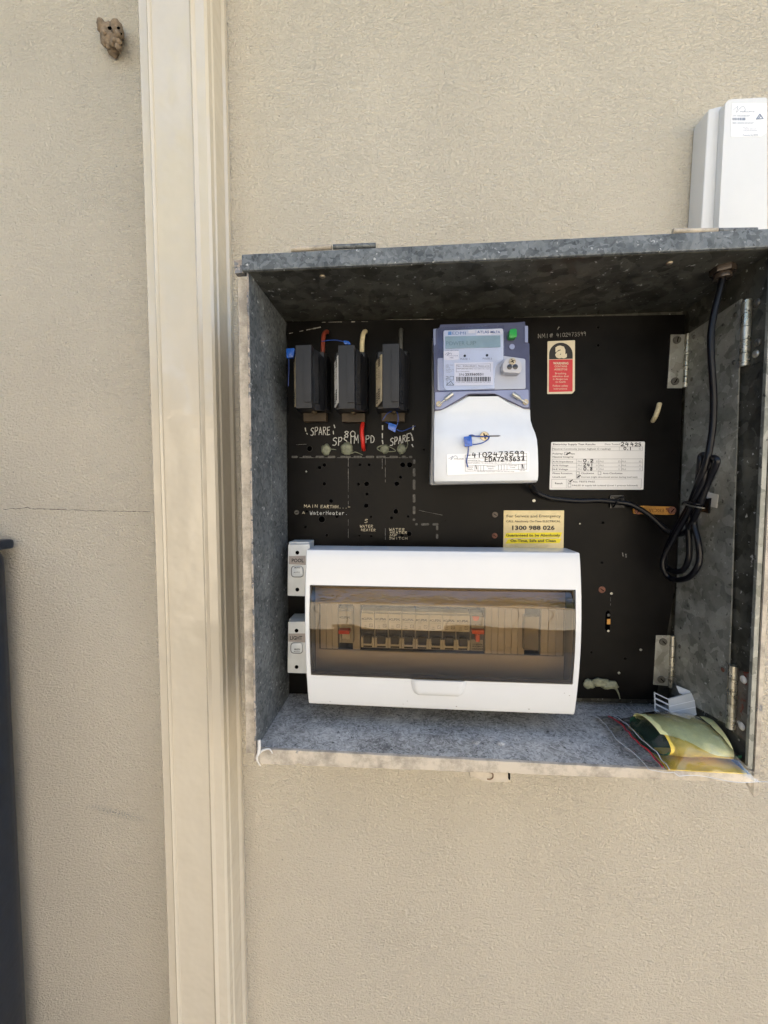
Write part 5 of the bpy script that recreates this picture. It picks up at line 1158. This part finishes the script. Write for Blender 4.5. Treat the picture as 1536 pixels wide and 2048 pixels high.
# ================================================================ BEHIND THE CAMERA: what the glossy parts reflect, plus a gate added for shade
fence = thing('garden_fence', 'tan boarded garden fence opposite the wall, seen only as a reflection in the smoked window', 'fence', (0, -2.4, 0))
b = bmesh.new()
for i in range(80): box(-10+i*.25, -10+i*.25+.243, 2.4, 2.42, -ZC+.02, .60, bm=b)
obj('boards', b, mat('fence_tan', (.52, .47, .385), .8, 0, (3, .15)), fence)
b = bmesh.new(); box(-10, 10, 2.385, 2.399, .52, .61, bm=b); box(-10, 10, 2.385, 2.399, -1.1, -1.0, bm=b); obj('rail', b, mat('fence_rail', (.42, .34, .24), .8), fence)
def tree(label, x, y, h, r, seed):
    t = thing('gum_tree', label, 'tree', (x, y, 0), 'gum trees beyond the fence'); rs = random.Random(seed)
    b = tube([(x, y, 0), (x+.1, y, h*.3), (x-.1, y+.1, h*.55), (x+.1, y, h*.8)], .16, 5, 10, rf=lambda q: 1-.7*q)
    ends = []
    for i in range(9):
        a = rs.uniform(0, 6.28); z0 = h*rs.uniform(.35, .7); e = Vector((x+math.cos(a)*r*.8, y+math.sin(a)*r*.8, z0+rs.uniform(.5, 1.6))); ends.append(e)
        tube([(x, y, z0), ((x+e.x)/2, (y+e.y)/2, z0+.5), e], .06, 4, 6, bm=b, rf=lambda q: 1-.8*q)
    obj('trunk', b, mat('pale_bark', (.42, .35, .27), .8, 0, (8, .3)), t, True)
    b = bmesh.new()
    for e in ends+[Vector((x, y, h*.85))]*3:
        for k in range(330):
            c = e+Vector((rs.gauss(0, 1), rs.gauss(0, 1), rs.gauss(0, .6)))*r*.30
            u = Vector((rs.uniform(-1, 1), rs.uniform(-1, 1), rs.uniform(-1, .3))).normalized()*.14; w_ = u.cross(Vector((rs.random(), rs.random(), 1))).normalized()*.05
            b.faces.new([b.verts.new(c+p) for p in (-u, w_, u, -w_)])
    obj('crown', b, mat('gum_leaves', (.09, .12, .045), .5, 0, (3, .3)), t)
tree('gum tree beyond the fence, left one in the window reflection', -3.9, -6.3, 7.5, 2.6, 1)
tree('gum tree beyond the fence with pale trunk, middle one in the window reflection', .6, -8.5, 6.5, 2.6, 2)
tree('gum tree beyond the fence, right one in the window reflection', 4.2, -7.5, 5.5, 2.4, 3)
gate = thing('shading_gate', 'added unseen dark timber gate at the left, holding back skylight from the wall', 'gate', (-1.75, -1.3, .03))  # added out of view to keep skylight off the left of the wall
b = bmesh.new()
for i in range(19): box(-1.78, -1.755, .14+i*.118, .14+i*.118+.112, -ZC+.08, .85, bm=b)
obj('boards', b, mat('dark_timber', (.07, .055, .04), .75, 0, (5, .3)), gate)
b = bmesh.new(); box(-1.754, -1.73, .14, 2.37, .7, .79, bm=b); box(-1.754, -1.73, .14, 2.37, -1.2, -1.11, bm=b); obj('rail', b, bpy.data.materials['dark_timber'], gate)
